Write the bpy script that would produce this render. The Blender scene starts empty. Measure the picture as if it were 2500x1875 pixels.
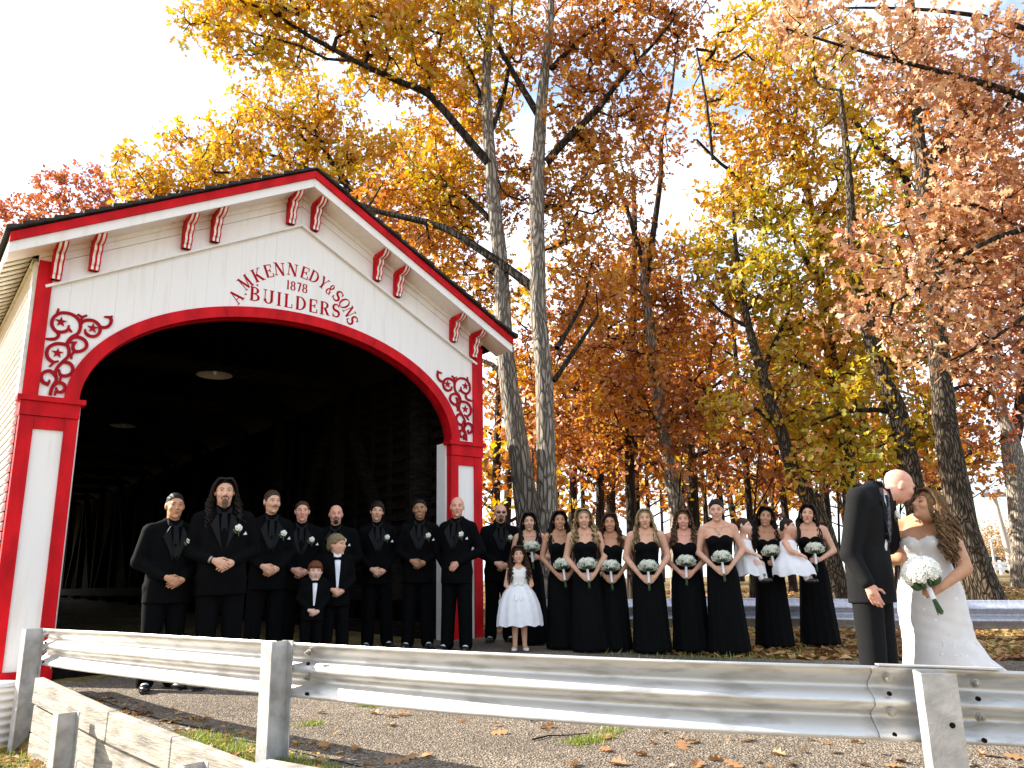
import bpy, math, random
import numpy as np
from mathutils import Vector, Matrix
R=math.radians; PI=math.pi
sc=bpy.context.scene; COL=sc.collection
random.seed(7); rng=np.random.default_rng(7)

# ------------------------------------------------------------------ camera, sky, sun, exposure
CZ=.814
cd=bpy.data.cameras.new('camera'); cam=bpy.data.objects.new('camera',cd); COL.objects.link(cam)
cd.sensor_width=36; cd.lens=36*1944.4/2500; cd.clip_end=2000; cd.clip_start=.05
TH,RO=.2411,-.0193
cam.matrix_world=Matrix.Translation((0,0,CZ))@Matrix.Rotation(PI/2+TH,4,'X')@Matrix.Rotation(RO,4,'Z')
sc.camera=cam
SUN_AZ=Vector((-.97,.22,0)).normalized(); SUN_EL=R(32)
SUN_DIR=(SUN_AZ*math.cos(SUN_EL)+Vector((0,0,math.sin(SUN_EL))))
w=bpy.data.worlds.new('World'); sc.world=w; w.use_nodes=True
nt=w.node_tree; nt.nodes.clear()
N=nt.nodes.new; L=nt.links.new
out=N('ShaderNodeOutputWorld'); bg=N('ShaderNodeBackground'); sky=N('ShaderNodeTexSky')
sky.sky_type='NISHITA'; sky.sun_disc=False; sky.sun_elevation=SUN_EL
sky.sun_rotation=math.atan2(SUN_DIR.x,SUN_DIR.y); sky.air_density=1; sky.dust_density=1.5
bg.inputs['Strength'].default_value=.12
tc=N('ShaderNodeTexCoord'); mp=N('ShaderNodeMapping'); mp.inputs['Scale'].default_value=(1.6,3.2,5.)
mp.inputs['Rotation'].default_value=(0,0,.5); mp.inputs['Location'].default_value=(1.7,.9,.4)
no=N('ShaderNodeTexNoise'); no.inputs['Scale'].default_value=1.3; no.inputs['Detail'].default_value=6; no.inputs['Roughness'].default_value=.55
rp=N('ShaderNodeMapRange'); rp.inputs['From Min'].default_value=.38; rp.inputs['From Max'].default_value=.66
rp.inputs['To Min'].default_value=.06; rp.inputs['To Max'].default_value=.96
mx=N('ShaderNodeMix'); mx.data_type='RGBA'; mx.inputs['B'].default_value=(5.4,5.8,6.3,1)
L(tc.outputs['Generated'],mp.inputs['Vector']); L(mp.outputs[0],no.inputs['Vector']); L(no.outputs['Fac'],rp.inputs['Value'])
L(rp.outputs[0],mx.inputs['Factor']); L(sky.outputs[0],mx.inputs['A']); L(mx.outputs['Result'],bg.inputs['Color']); L(bg.outputs[0],out.inputs['Surface'])
sd=bpy.data.lights.new('sun','SUN'); so=bpy.data.objects.new('sun',sd); COL.objects.link(so)
sd.energy=5.0; sd.angle=R(.5); sd.color=(1,.93,.82)
so.rotation_euler=SUN_DIR.to_track_quat('Z','Y').to_euler()
vs=sc.view_settings; sc.display_settings.display_device='sRGB'
vs.view_transform='Standard'; vs.look='None'; vs.gamma=1; vs.exposure=1.68; vs.use_curve_mapping=False
sc.cycles.use_denoising=True; sc.cycles.max_bounces=6; sc.cycles.transparent_max_bounces=6
sc.cycles.sample_clamp_indirect=6

# ------------------------------------------------------------------ helpers
def link(o): COL.objects.link(o); return o
def tag(o,label=None,cat=None,group=None,kind=None):
    if label: o['label']=label
    if cat: o['category']=cat
    if group: o['group']=group
    if kind: o['kind']=kind
    return o
def thing(name,label,cat,loc=(0,0,0),rz=0,group=None):
    o=bpy.data.objects.new(name,None); link(o); o.location=loc; o.rotation_euler=(0,0,rz); o.empty_display_size=.1
    return tag(o,label,cat,group)
def mesh_np(name,V,F,mats=(),mi=None,smooth=False,attr=None):
    me=bpy.data.meshes.new(name)
    V=np.asarray(V,np.float32)
    if isinstance(F,np.ndarray):
        nf,k=F.shape; lv=F.ravel(); ls=np.arange(nf)*k
    else:
        nf=len(F); ln=np.array([len(f) for f in F]); ls=np.concatenate([[0],np.cumsum(ln)[:-1]]); lv=np.array([i for f in F for i in f])
    me.vertices.add(len(V)); me.vertices.foreach_set('co',V.ravel())
    me.loops.add(len(lv)); me.loops.foreach_set('vertex_index',lv.astype(np.int32))
    me.polygons.add(nf); me.polygons.foreach_set('loop_start',ls.astype(np.int32))
    for m in mats: me.materials.append(m)
    if mi is not None: me.polygons.foreach_set('material_index',np.asarray(mi,np.int32))
    me.update(calc_edges=True)
    if smooth is True: me.polygons.foreach_set('use_smooth',np.ones(nf,bool))
    elif smooth is not False: me.polygons.foreach_set('use_smooth',np.asarray(smooth,bool))
    if attr is not None:
        a=me.attributes.new('tint','FLOAT','FACE'); a.data.foreach_set('value',np.asarray(attr,np.float32))
    return me
class MB:
    def __init__(s): s.V=[];s.F=[];s.M=[];s.S=[];s.m=0;s.xf=None
    def add(s,V,F,smooth=False):
        b=len(s.V)
        if s.xf is not None: V=[s.xf@Vector(v) for v in V]
        s.V+= [tuple(v) for v in V]
        for f in F: s.F.append(tuple(i+b for i in f)); s.M.append(s.m); s.S.append(smooth)
        return s
    def box(s,c,d,rot=None):
        x,y,z=d[0]/2,d[1]/2,d[2]/2; c=Vector(c)
        P=[Vector(p) for p in((-x,-y,-z),(x,-y,-z),(x,y,-z),(-x,y,-z),(-x,-y,z),(x,-y,z),(x,y,z),(-x,y,z))]
        if rot is not None: P=[rot@p for p in P]
        return s.add([p+c for p in P],[(0,3,2,1),(4,5,6,7),(0,1,5,4),(1,2,6,5),(2,3,7,6),(3,0,4,7)])
    def bb(s,a,b): return s.box([(a[i]+b[i])/2 for i in range(3)],[abs(b[i]-a[i]) for i in range(3)])
    def bar(s,a,b,wd,ht,up=(0,0,1)):
        a=Vector(a);b=Vector(b);d=b-a;l=d.length;d.normalize();x=d.cross(Vector(up)).normalized();z=x.cross(d)
        return s.box((a+b)/2,(wd,l,ht),Matrix((x,d,z)).transposed())
    def prism(s,poly,f0,f1,smooth=False):
        n=len(poly); V=[f0(p) for p in poly]+[f1(p) for p in poly]
        F=[tuple(range(n)),tuple(range(2*n-1,n-1,-1))]
        s.add(V,F); b=len(s.V)-2*n
        for i in range(n):
            j=(i+1)%n; s.F.append((b+j,b+i,b+n+i,b+n+j)); s.M.append(s.m); s.S.append(smooth)
        return s
    def tube(s,P,r,n=6,cap=True):
        P=[Vector(p) for p in P]; m=len(P)
        if not hasattr(r,'__len__'): r=[r]*m
        V=[];ref=Vector((.3,.2,1)).normalized();x=None
        for i in range(m):
            t=(P[min(i+1,m-1)]-P[max(i-1,0)]).normalized()
            if x is None:
                x=t.cross(ref)
                if x.length<.1: x=t.cross(Vector((1,0,0)))
            x=(x-t*x.dot(t)).normalized(); y=t.cross(x)
            for k in range(n):
                a=2*PI*k/n; V.append(P[i]+(x*math.cos(a)+y*math.sin(a))*r[i])
        F=[(i*n+k,i*n+(k+1)%n,(i+1)*n+(k+1)%n,(i+1)*n+k) for i in range(m-1) for k in range(n)]
        s.add(V,F,True)
        if cap: s.add(V[:n],[tuple(range(n-1,-1,-1))]); s.add(V[-n:],[tuple(range(n))])
        return s
    def ell(s,c,r,rot=None,nu=10,nv=6):
        if not hasattr(r,'__len__'): r=(r,r,r)
        c=Vector(c);V=[];F=[]
        for j in range(1,nv):
            t=PI*j/nv
            for i in range(nu):
                a=2*PI*i/nu; V.append(Vector((math.sin(t)*math.cos(a)*r[0],math.sin(t)*math.sin(a)*r[1],math.cos(t)*r[2])))
        V+= [Vector((0,0,r[2])),Vector((0,0,-r[2]))]; T=len(V)-2;B=T+1
        for j in range(nv-2):
            for i in range(nu): F.append((j*nu+i,(j+1)*nu+i,(j+1)*nu+(i+1)%nu,j*nu+(i+1)%nu))
        for i in range(nu): F.append((T,i,(i+1)%nu)); F.append((B,(nv-2)*nu+(i+1)%nu,(nv-2)*nu+i))
        if rot is not None: V=[rot@v for v in V]
        return s.add([v+c for v in V],F,True)
    def lathe(s,prof,n=16,c=(0,0,0)):
        V=[(c[0]+r*math.cos(2*PI*k/n),c[1]+r*math.sin(2*PI*k/n),c[2]+z) for r,z in prof for k in range(n)]
        F=[(i*n+k,i*n+(k+1)%n,(i+1)*n+(k+1)%n,(i+1)*n+k) for i in range(len(prof)-1) for k in range(n)]
        return s.add(V,F,True)
    def mesh(s,name,mats): return mesh_np(name,s.V,s.F,mats if isinstance(mats,(list,tuple)) else [mats],s.M,s.S)
def wmat(p):
    m=Matrix.Identity(4)
    while p is not None: m=p.matrix_basis@m; p=p.parent
    return m
def obj(name,me,mat=None,parent=None,world=False,loc=None):
    if isinstance(me,MB):
        if world and parent is not None:
            im=wmat(parent).inverted(); me.V=[tuple(im@Vector(v)) for v in me.V]
        me=me.mesh(name,mat)
    o=bpy.data.objects.new(name,me); link(o)
    if parent is not None: o.parent=parent
    if loc is not None: o.location=loc
    return o
def copy_tree(o,parent=None):
    c=o.copy(); link(c); c.parent=parent
    for ch in list(o.children): copy_tree(ch,c)
    return c

# ------------------------------------------------------------------ materials
def mat(name,col,rough=.6,metal=0,var=.12,scale=6,bump=0,bscale=60,col2=None,detail=5,coord='Object',spec=.5,stretch=(1,1,1),trans=0,lo=.35,hi=.65,island=0):
    m=bpy.data.materials.new(name); m.use_nodes=True; t=m.node_tree; b=t.nodes['Principled BSDF']; n=t.nodes.new; l=t.links.new
    b.inputs['Roughness'].default_value=rough; b.inputs['Metallic'].default_value=metal; b.inputs['Specular IOR Level'].default_value=spec
    c=n('ShaderNodeTexCoord'); mpp=n('ShaderNodeMapping'); mpp.inputs['Scale'].default_value=stretch; l(c.outputs[coord],mpp.inputs[0])
    z=n('ShaderNodeTexNoise'); z.inputs['Scale'].default_value=scale; z.inputs['Detail'].default_value=detail; l(mpp.outputs[0],z.inputs[0])
    r=n('ShaderNodeMapRange'); r.inputs[1].default_value=lo; r.inputs[2].default_value=hi; l(z.outputs[0],r.inputs[0])
    mix=n('ShaderNodeMix'); mix.data_type='RGBA'
    c2=col2 or tuple(x*(1-var*2) for x in col[:3])
    mix.inputs['A'].default_value=(*c2[:3],1); mix.inputs['B'].default_value=(*col[:3],1); l(r.outputs[0],mix.inputs['Factor'])
    res=mix.outputs['Result']
    if island:
        g=n('ShaderNodeNewGeometry'); hs=n('ShaderNodeHueSaturation'); mr=n('ShaderNodeMapRange'); mr.inputs[3].default_value=1-island; mr.inputs[4].default_value=1+island
        l(g.outputs['Random Per Island'],mr.inputs[0]); l(mr.outputs[0],hs.inputs['Value']); l(res,hs.inputs['Color']); res=hs.outputs[0]
    l(res,b.inputs['Base Color'])
    if bump:
        bp=n('ShaderNodeBump'); bp.inputs['Strength'].default_value=bump; bp.inputs['Distance'].default_value=.02
        z2=n('ShaderNodeTexNoise'); z2.inputs['Scale'].default_value=bscale; z2.inputs['Detail'].default_value=4; l(mpp.outputs[0],z2.inputs[0]); l(z2.outputs[0],bp.inputs['Height']); l(bp.outputs[0],b.inputs['Normal'])
    return m
M={}
M['white']=mat('white_paint',(.86,.825,.78),.55,var=.05,scale=4,bump=.15,bscale=40,stretch=(3,3,.25),spec=.3,lo=.28,hi=.46,detail=9,col2=(.785,.735,.66))
M['cream']=mat('old_white_paint',(.78,.73,.62),.6,var=.14,scale=9,bump=.25,bscale=30)
M['red']=mat('red_paint',(.66,.006,.012),.5,var=.18,scale=6,bump=.15,bscale=50,spec=.12,stretch=(1,1,.4),detail=8)
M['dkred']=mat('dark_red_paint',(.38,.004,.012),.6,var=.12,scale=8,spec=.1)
M['letter']=mat('lettering_red',(.46,.004,.012),.7,var=.12,scale=30,spec=.08)
M['shingle']=mat('dark_shingle',(.035,.03,.028),.9,var=.25,scale=15,bump=.4,bscale=60)
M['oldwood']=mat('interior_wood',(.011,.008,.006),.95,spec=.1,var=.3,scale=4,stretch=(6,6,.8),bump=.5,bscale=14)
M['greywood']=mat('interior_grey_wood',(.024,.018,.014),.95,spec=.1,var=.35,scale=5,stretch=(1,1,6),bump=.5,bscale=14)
M['galv']=mat('galvanised_steel',(.58,.57,.55),.40,metal=.6,scale=7,bump=.10,bscale=120,stretch=(.7,.7,3),detail=9,lo=.33,hi=.50,col2=(.40,.385,.36))
M['galvold']=mat('weathered_steel',(.60,.60,.66),.45,metal=.5,var=.14,scale=9,stretch=(3,3,.4),bump=.1)
M['alum']=mat('post_grey_steel',(.50,.485,.465),.5,metal=.35,var=.16,scale=12,bump=.08,bscale=60)
M['bolt']=mat('bolt_steel',(.42,.39,.35),.45,metal=.7,var=.2,scale=40)
M['board']=mat('weathered_board',(.37,.33,.27),.85,var=.30,scale=3.2,stretch=(1.2,1.2,9),bump=.4,bscale=10,lo=.3,hi=.6,detail=7)
M['black']=mat('black_cloth',(.0032,.0032,.0035),.85,var=.2,scale=30,spec=.06)
M['asph']=None
def soil_mix(name,cols,scale,bump=.6,bscale=80,rough=.9):
    m=bpy.data.materials.new(name); m.use_nodes=True; t=m.node_tree; b=t.nodes['Principled BSDF']; n=t.nodes.new; l=t.links.new
    b.inputs['Roughness'].default_value=rough; b.inputs['Specular IOR Level'].default_value=.2
    c=n('ShaderNodeTexCoord'); v=n('ShaderNodeTexVoronoi'); v.inputs['Scale'].default_value=scale; l(c.outputs['Object'],v.inputs[0])
    s=n('ShaderNodeSeparateColor'); l(v.outputs['Color'],s.inputs[0]); ramp=n('ShaderNodeValToRGB'); ramp.color_ramp.interpolation='CONSTANT'
    e=ramp.color_ramp.elements; e[0].color=(*cols[0],1); e[1].color=(*cols[1],1); e[1].position=1/len(cols)
    for i,cc in enumerate(cols[2:],2): x=e.new(i/len(cols)); x.color=(*cc,1)
    l(s.outputs[0],ramp.inputs[0])
    z=n('ShaderNodeTexNoise'); z.inputs['Scale'].default_value=.8; z.inputs['Detail'].default_value=6; l(c.outputs['Object'],z.inputs[0])
    hs=n('ShaderNodeHueSaturation'); mr=n('ShaderNodeMapRange'); mr.inputs[1].default_value=.3; mr.inputs[2].default_value=.7; mr.inputs[3].default_value=.65; mr.inputs[4].default_value=1.25
    l(z.outputs[0],mr.inputs[0]); l(mr.outputs[0],hs.inputs['Value']); l(ramp.outputs[0],hs.inputs['Color']); l(hs.outputs[0],b.inputs['Base Color'])
    bp=n('ShaderNodeBump'); bp.inputs['Strength'].default_value=bump; bp.inputs['Distance'].default_value=.015
    v2=n('ShaderNodeTexVoronoi'); v2.inputs['Scale'].default_value=bscale; l(c.outputs['Object'],v2.inputs[0]); l(v2.outputs['Distance'],bp.inputs['Height']); l(bp.outputs[0],b.inputs['Normal'])
    return m
M['asph']=soil_mix('asphalt',[(.145,.115,.084),(.20,.16,.118),(.165,.13,.096),(.29,.24,.185),(.095,.075,.056)],70,1.0,75)
M['concrete']=soil_mix('worn_concrete',[(.30,.265,.21),(.36,.32,.26),(.27,.235,.185),(.40,.36,.30),(.20,.17,.13)],55,.5,60)
M['ground']=soil_mix('leaf_strewn_ground',[(.16,.10,.035),(.25,.14,.04),(.08,.09,.02),(.30,.19,.07),(.10,.055,.022),(.20,.13,.05),(.12,.12,.03)],14,.8,18)
M['gravel']=soil_mix('gravelly_dirt',[(.10,.08,.055),(.16,.13,.10),(.07,.055,.04),(.24,.21,.17)],45,1,45)

# ------------------------------------------------------------------ terrain
WALL=[(-4.47,7.62),(-4.15,7.32),(-2.88,6.10),(-2.23,5.5),(-1.45,4.8),(-.9,4.38),(0,3.75),(1.2,3.25),(3,2.9),(9,2.6),(300,2.6)]
def road_z(x,y):
    x=np.asarray(x,float);y=np.asarray(y,float)
    a=-.1+.037*(np.clip(y,2.5,10.3)-7.6); b=np.clip((y-10.3)*.018,0,.58)
    return a+b-.05*np.clip((x+.2)/2.2,0,1)*np.clip((y-5)/3,0,1)
WX=np.array([p[0] for p in WALL]);WY=np.array([p[1] for p in WALL])
def wall_side(x,y):  # >0 behind the wall (road side)
    yw=np.interp(x,WX,WY); xx=np.asarray(x,float)
    d=(y-yw)*.75
    # left of the wall end: the creek bank runs back along the bridge
    cut=(xx+4.47)*.787+(y-7.62)*.617
    return np.where(xx<-4.47,np.minimum(d,cut),np.minimum(d,np.where(y>7.6,1e3,1e3)))
def ground_z(x,y):
    s=wall_side(x,y); t=np.clip((s-.02)/.1,0,1)
    lo=-.56+.02*np.sin(np.asarray(x)*3.1)*np.cos(np.asarray(y)*2.3)
    left=np.where(np.asarray(x)<-4.47,1,0)
    tl=np.clip((s+.4)/.3,0,1)
    far=np.clip((np.asarray(y)-14)/10,0,1)
    tt=np.where(left==1,np.maximum(np.clip((s)/.3,0,1),far),t)
    return lo*(1-tt)+road_z(x,y)*tt
def axis(a):
    return np.array(a)
gx=np.concatenate([-np.geomspace(6.2,260,26)[::-1],np.arange(-6,4.01,.09),np.geomspace(4.3,260,34)])
gy=np.concatenate([np.array([-60,-20,-6,-1,.5,1.6]),np.arange(2.3,8.6,.09),np.arange(8.75,13,.25),np.geomspace(13.3,420,44)])
X,Y=np.meshgrid(gx,gy); Z=ground_z(X,Y); nx,ny=len(gx),len(gy)
V=np.stack([X.ravel(),Y.ravel(),Z.ravel()],1)
ii=(np.arange(ny-1)[:,None]*nx+np.arange(nx-1)[None,:]).ravel()
F=np.stack([ii,ii+1,ii+1+nx,ii+nx],1)
tag(obj('ground',mesh_np('ground',V,F,[M['ground']],smooth=True)),'leaf strewn grassy ground under the trees','ground',kind='structure')
def strip(name,A,B,n,k,mtl,dz,jit=0,seed=0):
    r=np.random.default_rng(seed)
    def res(P):
        P=np.array(P,float); s=np.concatenate([[0],np.cumsum(np.hypot(*np.diff(P,axis=0).T))]); q=np.linspace(0,s[-1],n)
        return np.stack([np.interp(q,s,P[:,0]),np.interp(q,s,P[:,1])],1)
    a=res(A);b=res(B); a=a+r.normal(0,jit,a.shape)
    b=b+r.normal(0,jit,b.shape); t=np.linspace(0,1,k)[None,:,None]; P=a[:,None]*(1-t)+b[:,None]*t
    P=P.reshape(-1,2); V=np.c_[P,road_z(P[:,0],P[:,1])+dz]
    ii=(np.arange(n-1)[:,None]*k+np.arange(k-1)[None,:]).ravel(); F=np.stack([ii,ii+k,ii+k+1,ii+1],1)
    return obj(name,mesh_np(name,V,F,[mtl],smooth=True))
NEAR=[(-4.5,7.95),(-3.9,7.5),(-2.75,6.4),(-2.1,5.85),(-1.5,5.35),(-.8,4.75),(0,4.15),(.6,3.85),(3,3.35),(9,3.1),(40,3)]
FAR=[(-.15,12.2),(.3,11.2),(1.0,10.0),(2.2,9.4),(3.2,9.0),(4.5,8.75),(6,8.6),(9,8.5),(14,8.5),(25,8.5),(40,8.5)]
tag(strip('gravel_verge',[(p[0]+.02,p[1]+.17) for p in WALL[1:8]]+[(4,3.0),(9,2.8),(40,2.8)],[(p[0],p[1]+.12) for p in NEAR[1:]],120,6,M['gravel'],.006,.015,3),'strip of gravelly dirt along the asphalt edge','verge',kind='structure')
tag(strip('asphalt_road',NEAR,FAR,160,60,M['asph'],.014,.02,1),'rough asphalt road surface leading out of the bridge','road',kind='structure')
tag(strip('concrete_strip',[(.25,3.72),(1.2,3.45),(2.4,3.3),(5,3.2),(12,3.1)],[(.35,4.02),(1.2,3.9),(2.4,3.85),(5,3.8),(12,3.7)],60,6,M['concrete'],.022,.012,2),'pale worn concrete strip at the road edge','pavement',kind='structure')
# ------------------------------------------------------------------ covered bridge
AL=.6657
BR=thing('covered_bridge','white covered bridge with red arched portal, red brackets and gable lettering','covered bridge',(-2.802,9.893,0),AL)
SL=.534
def fp(u,o,v): return (u,-o,v)          # facade coordinates: u right, o out towards the front, v up
def part(name,mb,m): return obj(name,mb,m,BR)
def bx(u0,u1,o0,o1,v0,v1): return MB().bb(fp(u0,o0,v0),fp(u1,o1,v1))
def fprism(poly,o0,o1): return MB().prism(poly,lambda p:fp(p[0],o1,p[1]),lambda p:fp(p[0],o0,p[1]))
def arch(a,b,n=48,t0=0,t1=PI): return [(a*math.cos(t),2.78+b*math.sin(t)) for t in np.linspace(t0,t1,n)]
def fz(u): return 5.49-.525*abs(u)
def sf(u): return 5.94-SL*abs(u)
A0,B0=2.47,1.40
def low(u): return 2.78+B0*math.sqrt(max(0,1-(u/A0)**2)) if abs(u)<A0 else 2.72
# facade boards
edges=[-2.84]; 
while edges[-1]<2.84: edges.append(min(2.84,edges[-1]+random.choice([.19,.21,.23,.25])))
for a,b in zip(edges[:-1],edges[1:]):
    if b-a<.02: continue
    a2,b2=a+.0006,b-.0006; us=np.linspace(a2,b2,6)
    if a2<-A0<b2 or a2<A0<b2: us=np.sort(np.append(us,[A0*.9999 if b2>0 else -A0*.9999]))
    poly=[(u,low(u)) for u in us]+[(b2,fz(b2)+.06)]+([(0,fz(0)+.06)] if a2<0<b2 else [])+[(a2,fz(a2)+.06)]
    d=random.uniform(-.001,.001)
    part('facade_board',fprism(poly,-.03,.0+d),M['white'])
us=np.linspace(-2.84,2.84,60)
part('sheathing',fprism([(u,low(u)+.002) for u in us]+[(2.84,fz(2.84)+.2),(0,fz(0)+.2),(-2.84,fz(2.84)+.2)],-.06,-.034),M['oldwood'])
# frieze boards under the rake, two each side, and bead
for s in(-1,1):
    u1=2.95
    for k in range(2):
        h0=k*.27+.004; h1=k*.27+(.268 if k==0 else (5.94-5.49-.27)+.02)
        q=[(s*.002,fz(0)+h0),(s*u1,fz(u1)+h0),(s*u1,fz(u1)+h1),(s*.002,fz(0)+h1)]
        if k==0:
            q[1]=(s*2.80,fz(2.80)+h0); q[2]=(s*2.80,fz(2.8)+h1)
        part('frieze_board',fprism(q if s<0 else q[::-1],-.02,.022+.004*k),M['white'])
    part('bead_moulding',MB().bar(fp(s*.002,.035,fz(0)+.004),fp(s*2.86,.035,fz(2.86)+.004),.03,.035,(0,1,0)),M['white'])
    q=[(s*.002,sf(0)-.07),(s*2.95,sf(2.95)-.07),(s*2.95,sf(2.95)),(s*.002,sf(0))]
    part('cornice_trim',fprism(q if s<0 else q[::-1],.03,.06),M['white'])
    # corner trim
    part('corner_trim',bx(s*2.80,s*2.945,-.05,.034,2.785,sf(2.95)-.08),M['red'])
    part('corner_trim',bx(s*2.947,s*2.985,-.16,.018,2.785,sf(3)-.08),M['red'] if s>0 else M['cream'])
    # pillar
    part('pillar_stile',bx(s*2.81,s*2.945,-.08,.036,0.03,2.57),M['red']); part('pillar_stile',bx(s*2.40,s*2.525,-.08,.036,0.03,2.57),M['red'])
    part('pillar_rail',bx(s*2.527,s*2.808,-.08,.034,2.44,2.57),M['red'])
    part('pillar_panel',bx(s*2.526,s*2.809,-.08,.008,0.03,2.438),M['white'])
    part('pillar_jamb',bx(s*2.37,s*2.80,-.30,-.083,0.0,2.76),M['white'])
    part('pillar_foot',bx(s*2.38,s*2.96,-.085,.05,-.06,.03),M['white'] if s>0 else M['red'])
    c=bx(s*2.395,s*2.955,-.09,.055,2.575,2.725); part('capital',c,M['red'])
    c=bx(s*2.35,s*2.99,-.1,.085,2.727,2.782); part('capital_cap',c,M['dkred'] if 0 else M['red'])
# arch trim in five segments
cuts=[0,.62,1.1,1.95,2.55,PI]
for t0,t1 in zip(cuts[:-1],cuts[1:]):
    o=arch(2.555,1.478,14,t0+.001,t1-.001); i=arch(2.412,1.342,14,t0+.001,t1-.001)
    mb=MB()
    for k in range(13):
        mb.prism([o[k],o[k+1],i[k+1],i[k]],lambda p:fp(p[0],.036,p[1]),lambda p:fp(p[0],-.08,p[1]))
    part('arch_trim',mb,M['red'])
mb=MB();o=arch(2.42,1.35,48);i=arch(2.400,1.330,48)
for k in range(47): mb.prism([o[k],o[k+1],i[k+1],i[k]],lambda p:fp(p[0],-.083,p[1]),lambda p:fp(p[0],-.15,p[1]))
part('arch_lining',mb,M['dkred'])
# brackets
PRO=[(0,0),(.075,.0),(.078,.07),(.10,.10),(.115,.17),(.10,.235),(.115,.29),(.155,.345),(.165,.42),(.15,.455),(.255,.475),(.30,.52),(.335,.60)]
def bracket(u):
    vb=fz(u)+.045-.0; top=sf(u)-vb
    k=(top-.02)/.60
    mb=MB(); wd=.105
    def pts(e,grow): return [(o+grow if o>0 else o, v*k) for o,v in PRO]
    def extr(mb,u0,u1,grow):
        P=pts(0,grow); 
        def f(uu):
            return lambda p: fp(uu, .028+p[0], vb+p[1]+(0 if p[1]<.4 else (sf(uu)-sf(u))*min(1,(p[1]/k-.4)/.2)-( .004 if p[1]>.55 else 0)))
        P2=P+[(0,P[-1][1]-.0)]
        # soffit slopes only along u, so the top is level in o
        mb.prism(P2,f(u0),f(u1))
    extr(mb,u-wd/2,u+wd/2,0); b=part('bracket',mb,M['red'])
    for c in(-.024,.024):
        m2=MB(); extr(m2,u+c-.0125,u+c+.0125,.006); obj('stripe',m2,M['white'],b)
    if u>0:
        m2=MB()
        pp=[(.06,.14),(.06,.36),(.11,.46),(.20,.53)]
        m2.tube([fp(u-wd/2-.002,.028+a,vb+c*k) for a,c in pp],.006,4); obj('carved_groove',m2,M['dkred'],b)
for u in(2.78,2.42,1.46,1.13,.17):
    bracket(-u); bracket(u)
# rake: fascia, red trim, soffit, roof
EU=3.27
for s in(-1,1):
    def par(h0,h1,u0=0.0015,u1=EU): 
        q=[(s*u0,6.13-SL*u0+h0),(s*u1,6.13-SL*u1+h0),(s*u1,6.13-SL*u1+h1),(s*u0,6.13-SL*u0+h1)]
        return q if s<0 else q[::-1]
    part('fascia_board',fprism(par(-.225,-.107),.375,.40),M['white'])
    part('rake_trim',fprism(par(-.105,-.004),.36,.43),M['red'])
    part('rake_soffit',fprism(par(-.205,-.19,.0015,EU-.01),.0,.374),M['white'])
    for k in range(24):
        d0=k*EU/24; d1=(k+1)*EU/24+.05
        q=[(s*max(d0,.001),6.14-SL*d0+.004),(s*d1,6.14-SL*d1+.014),(s*d1,6.14-SL*d1+.062),(s*max(d0,.001),6.14-SL*d0+.022)]
        part('shingle_course',fprism(q if s<0 else q[::-1],-34.4,.47+random.uniform(-.025,.02)),M['shingle'])
    part('roof_deck',fprism(par(-.1,-.006,.0015,EU-.02),-34.2,.355),M['oldwood'])
# left eave: sheathing boards seen from below, fascia
for k in range(60):
    y=.34-k*.19
    if y<-.02 or k==0:
        pass
    part('eave_board',MB().prism([(-3.24,6.13-SL*3.24-.12),(-2.99,6.13-SL*2.99-.12),(-2.99,6.13-SL*2.99-.102),(-3.24,6.13-SL*3.24-.102)],lambda p:fp(p[0],y,p[1]-.034),lambda p:fp(p[0],y-.205,p[1]-.004)),M['cream'])
part('eave_fascia',MB().prism([(-3.262,6.13-SL*3.262-.15),(-3.242,6.13-SL*3.242-.15),(-3.242,6.13-SL*3.242-.02),(-3.262,6.13-SL*3.262-.02)],lambda p:fp(p[0],.37,p[1]),lambda p:fp(p[0],-34.1,p[1])),M['cream'])
part('wall_plate',bx(-2.99,-2.945,-34,-.165,4.28,4.36),M['cream'])
# left siding
v=-.3
while v<4.27:
    h=.1
    mb=MB().prism([(-2.945,v),(-2.990,v),(-2.958,v+h-.016),(-2.945,v+h-.016)],lambda p:fp(p[0],-.165,p[1]),lambda p:fp(p[0],-34,p[1]))
    part('siding_board',mb,M['white']); v+=h
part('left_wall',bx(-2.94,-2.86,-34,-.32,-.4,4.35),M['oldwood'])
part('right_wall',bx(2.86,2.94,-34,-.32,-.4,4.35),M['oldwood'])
# interior timbers
for k in range(12):
    y=-1.2-k*2.9
    for s in(-1,1):
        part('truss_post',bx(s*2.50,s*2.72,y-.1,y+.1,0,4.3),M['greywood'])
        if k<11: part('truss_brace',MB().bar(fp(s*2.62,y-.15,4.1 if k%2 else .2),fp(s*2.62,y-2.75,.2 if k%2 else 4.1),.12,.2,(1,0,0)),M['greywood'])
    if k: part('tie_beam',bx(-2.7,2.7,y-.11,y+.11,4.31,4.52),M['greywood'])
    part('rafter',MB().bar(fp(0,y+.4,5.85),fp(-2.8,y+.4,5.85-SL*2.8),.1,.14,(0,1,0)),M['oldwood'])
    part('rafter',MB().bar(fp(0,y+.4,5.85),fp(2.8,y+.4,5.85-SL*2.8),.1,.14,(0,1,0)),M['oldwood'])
for k in range(16):
    v0=1.0+k*.2
    part('lattice_plank',bx(2.80,2.83,-14,-.4,v0,v0+.11),M['greywood'])
for k in range(14):
    part('wall_stud',bx(2.74,2.80,-.6-k*.62,-.5-k*.62,0,4.3),M['greywood'])
part('bottom_rail',bx(2.3,2.5,-33,-.4,.55,.80),M['greywood'])
part('kerb_timber',bx(2.3,2.52,-33,-.4,.02,.24),M['greywood'])
part('kerb_timber',bx(-2.52,-2.3,-33,-.4,.02,.24),M['greywood'])
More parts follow.
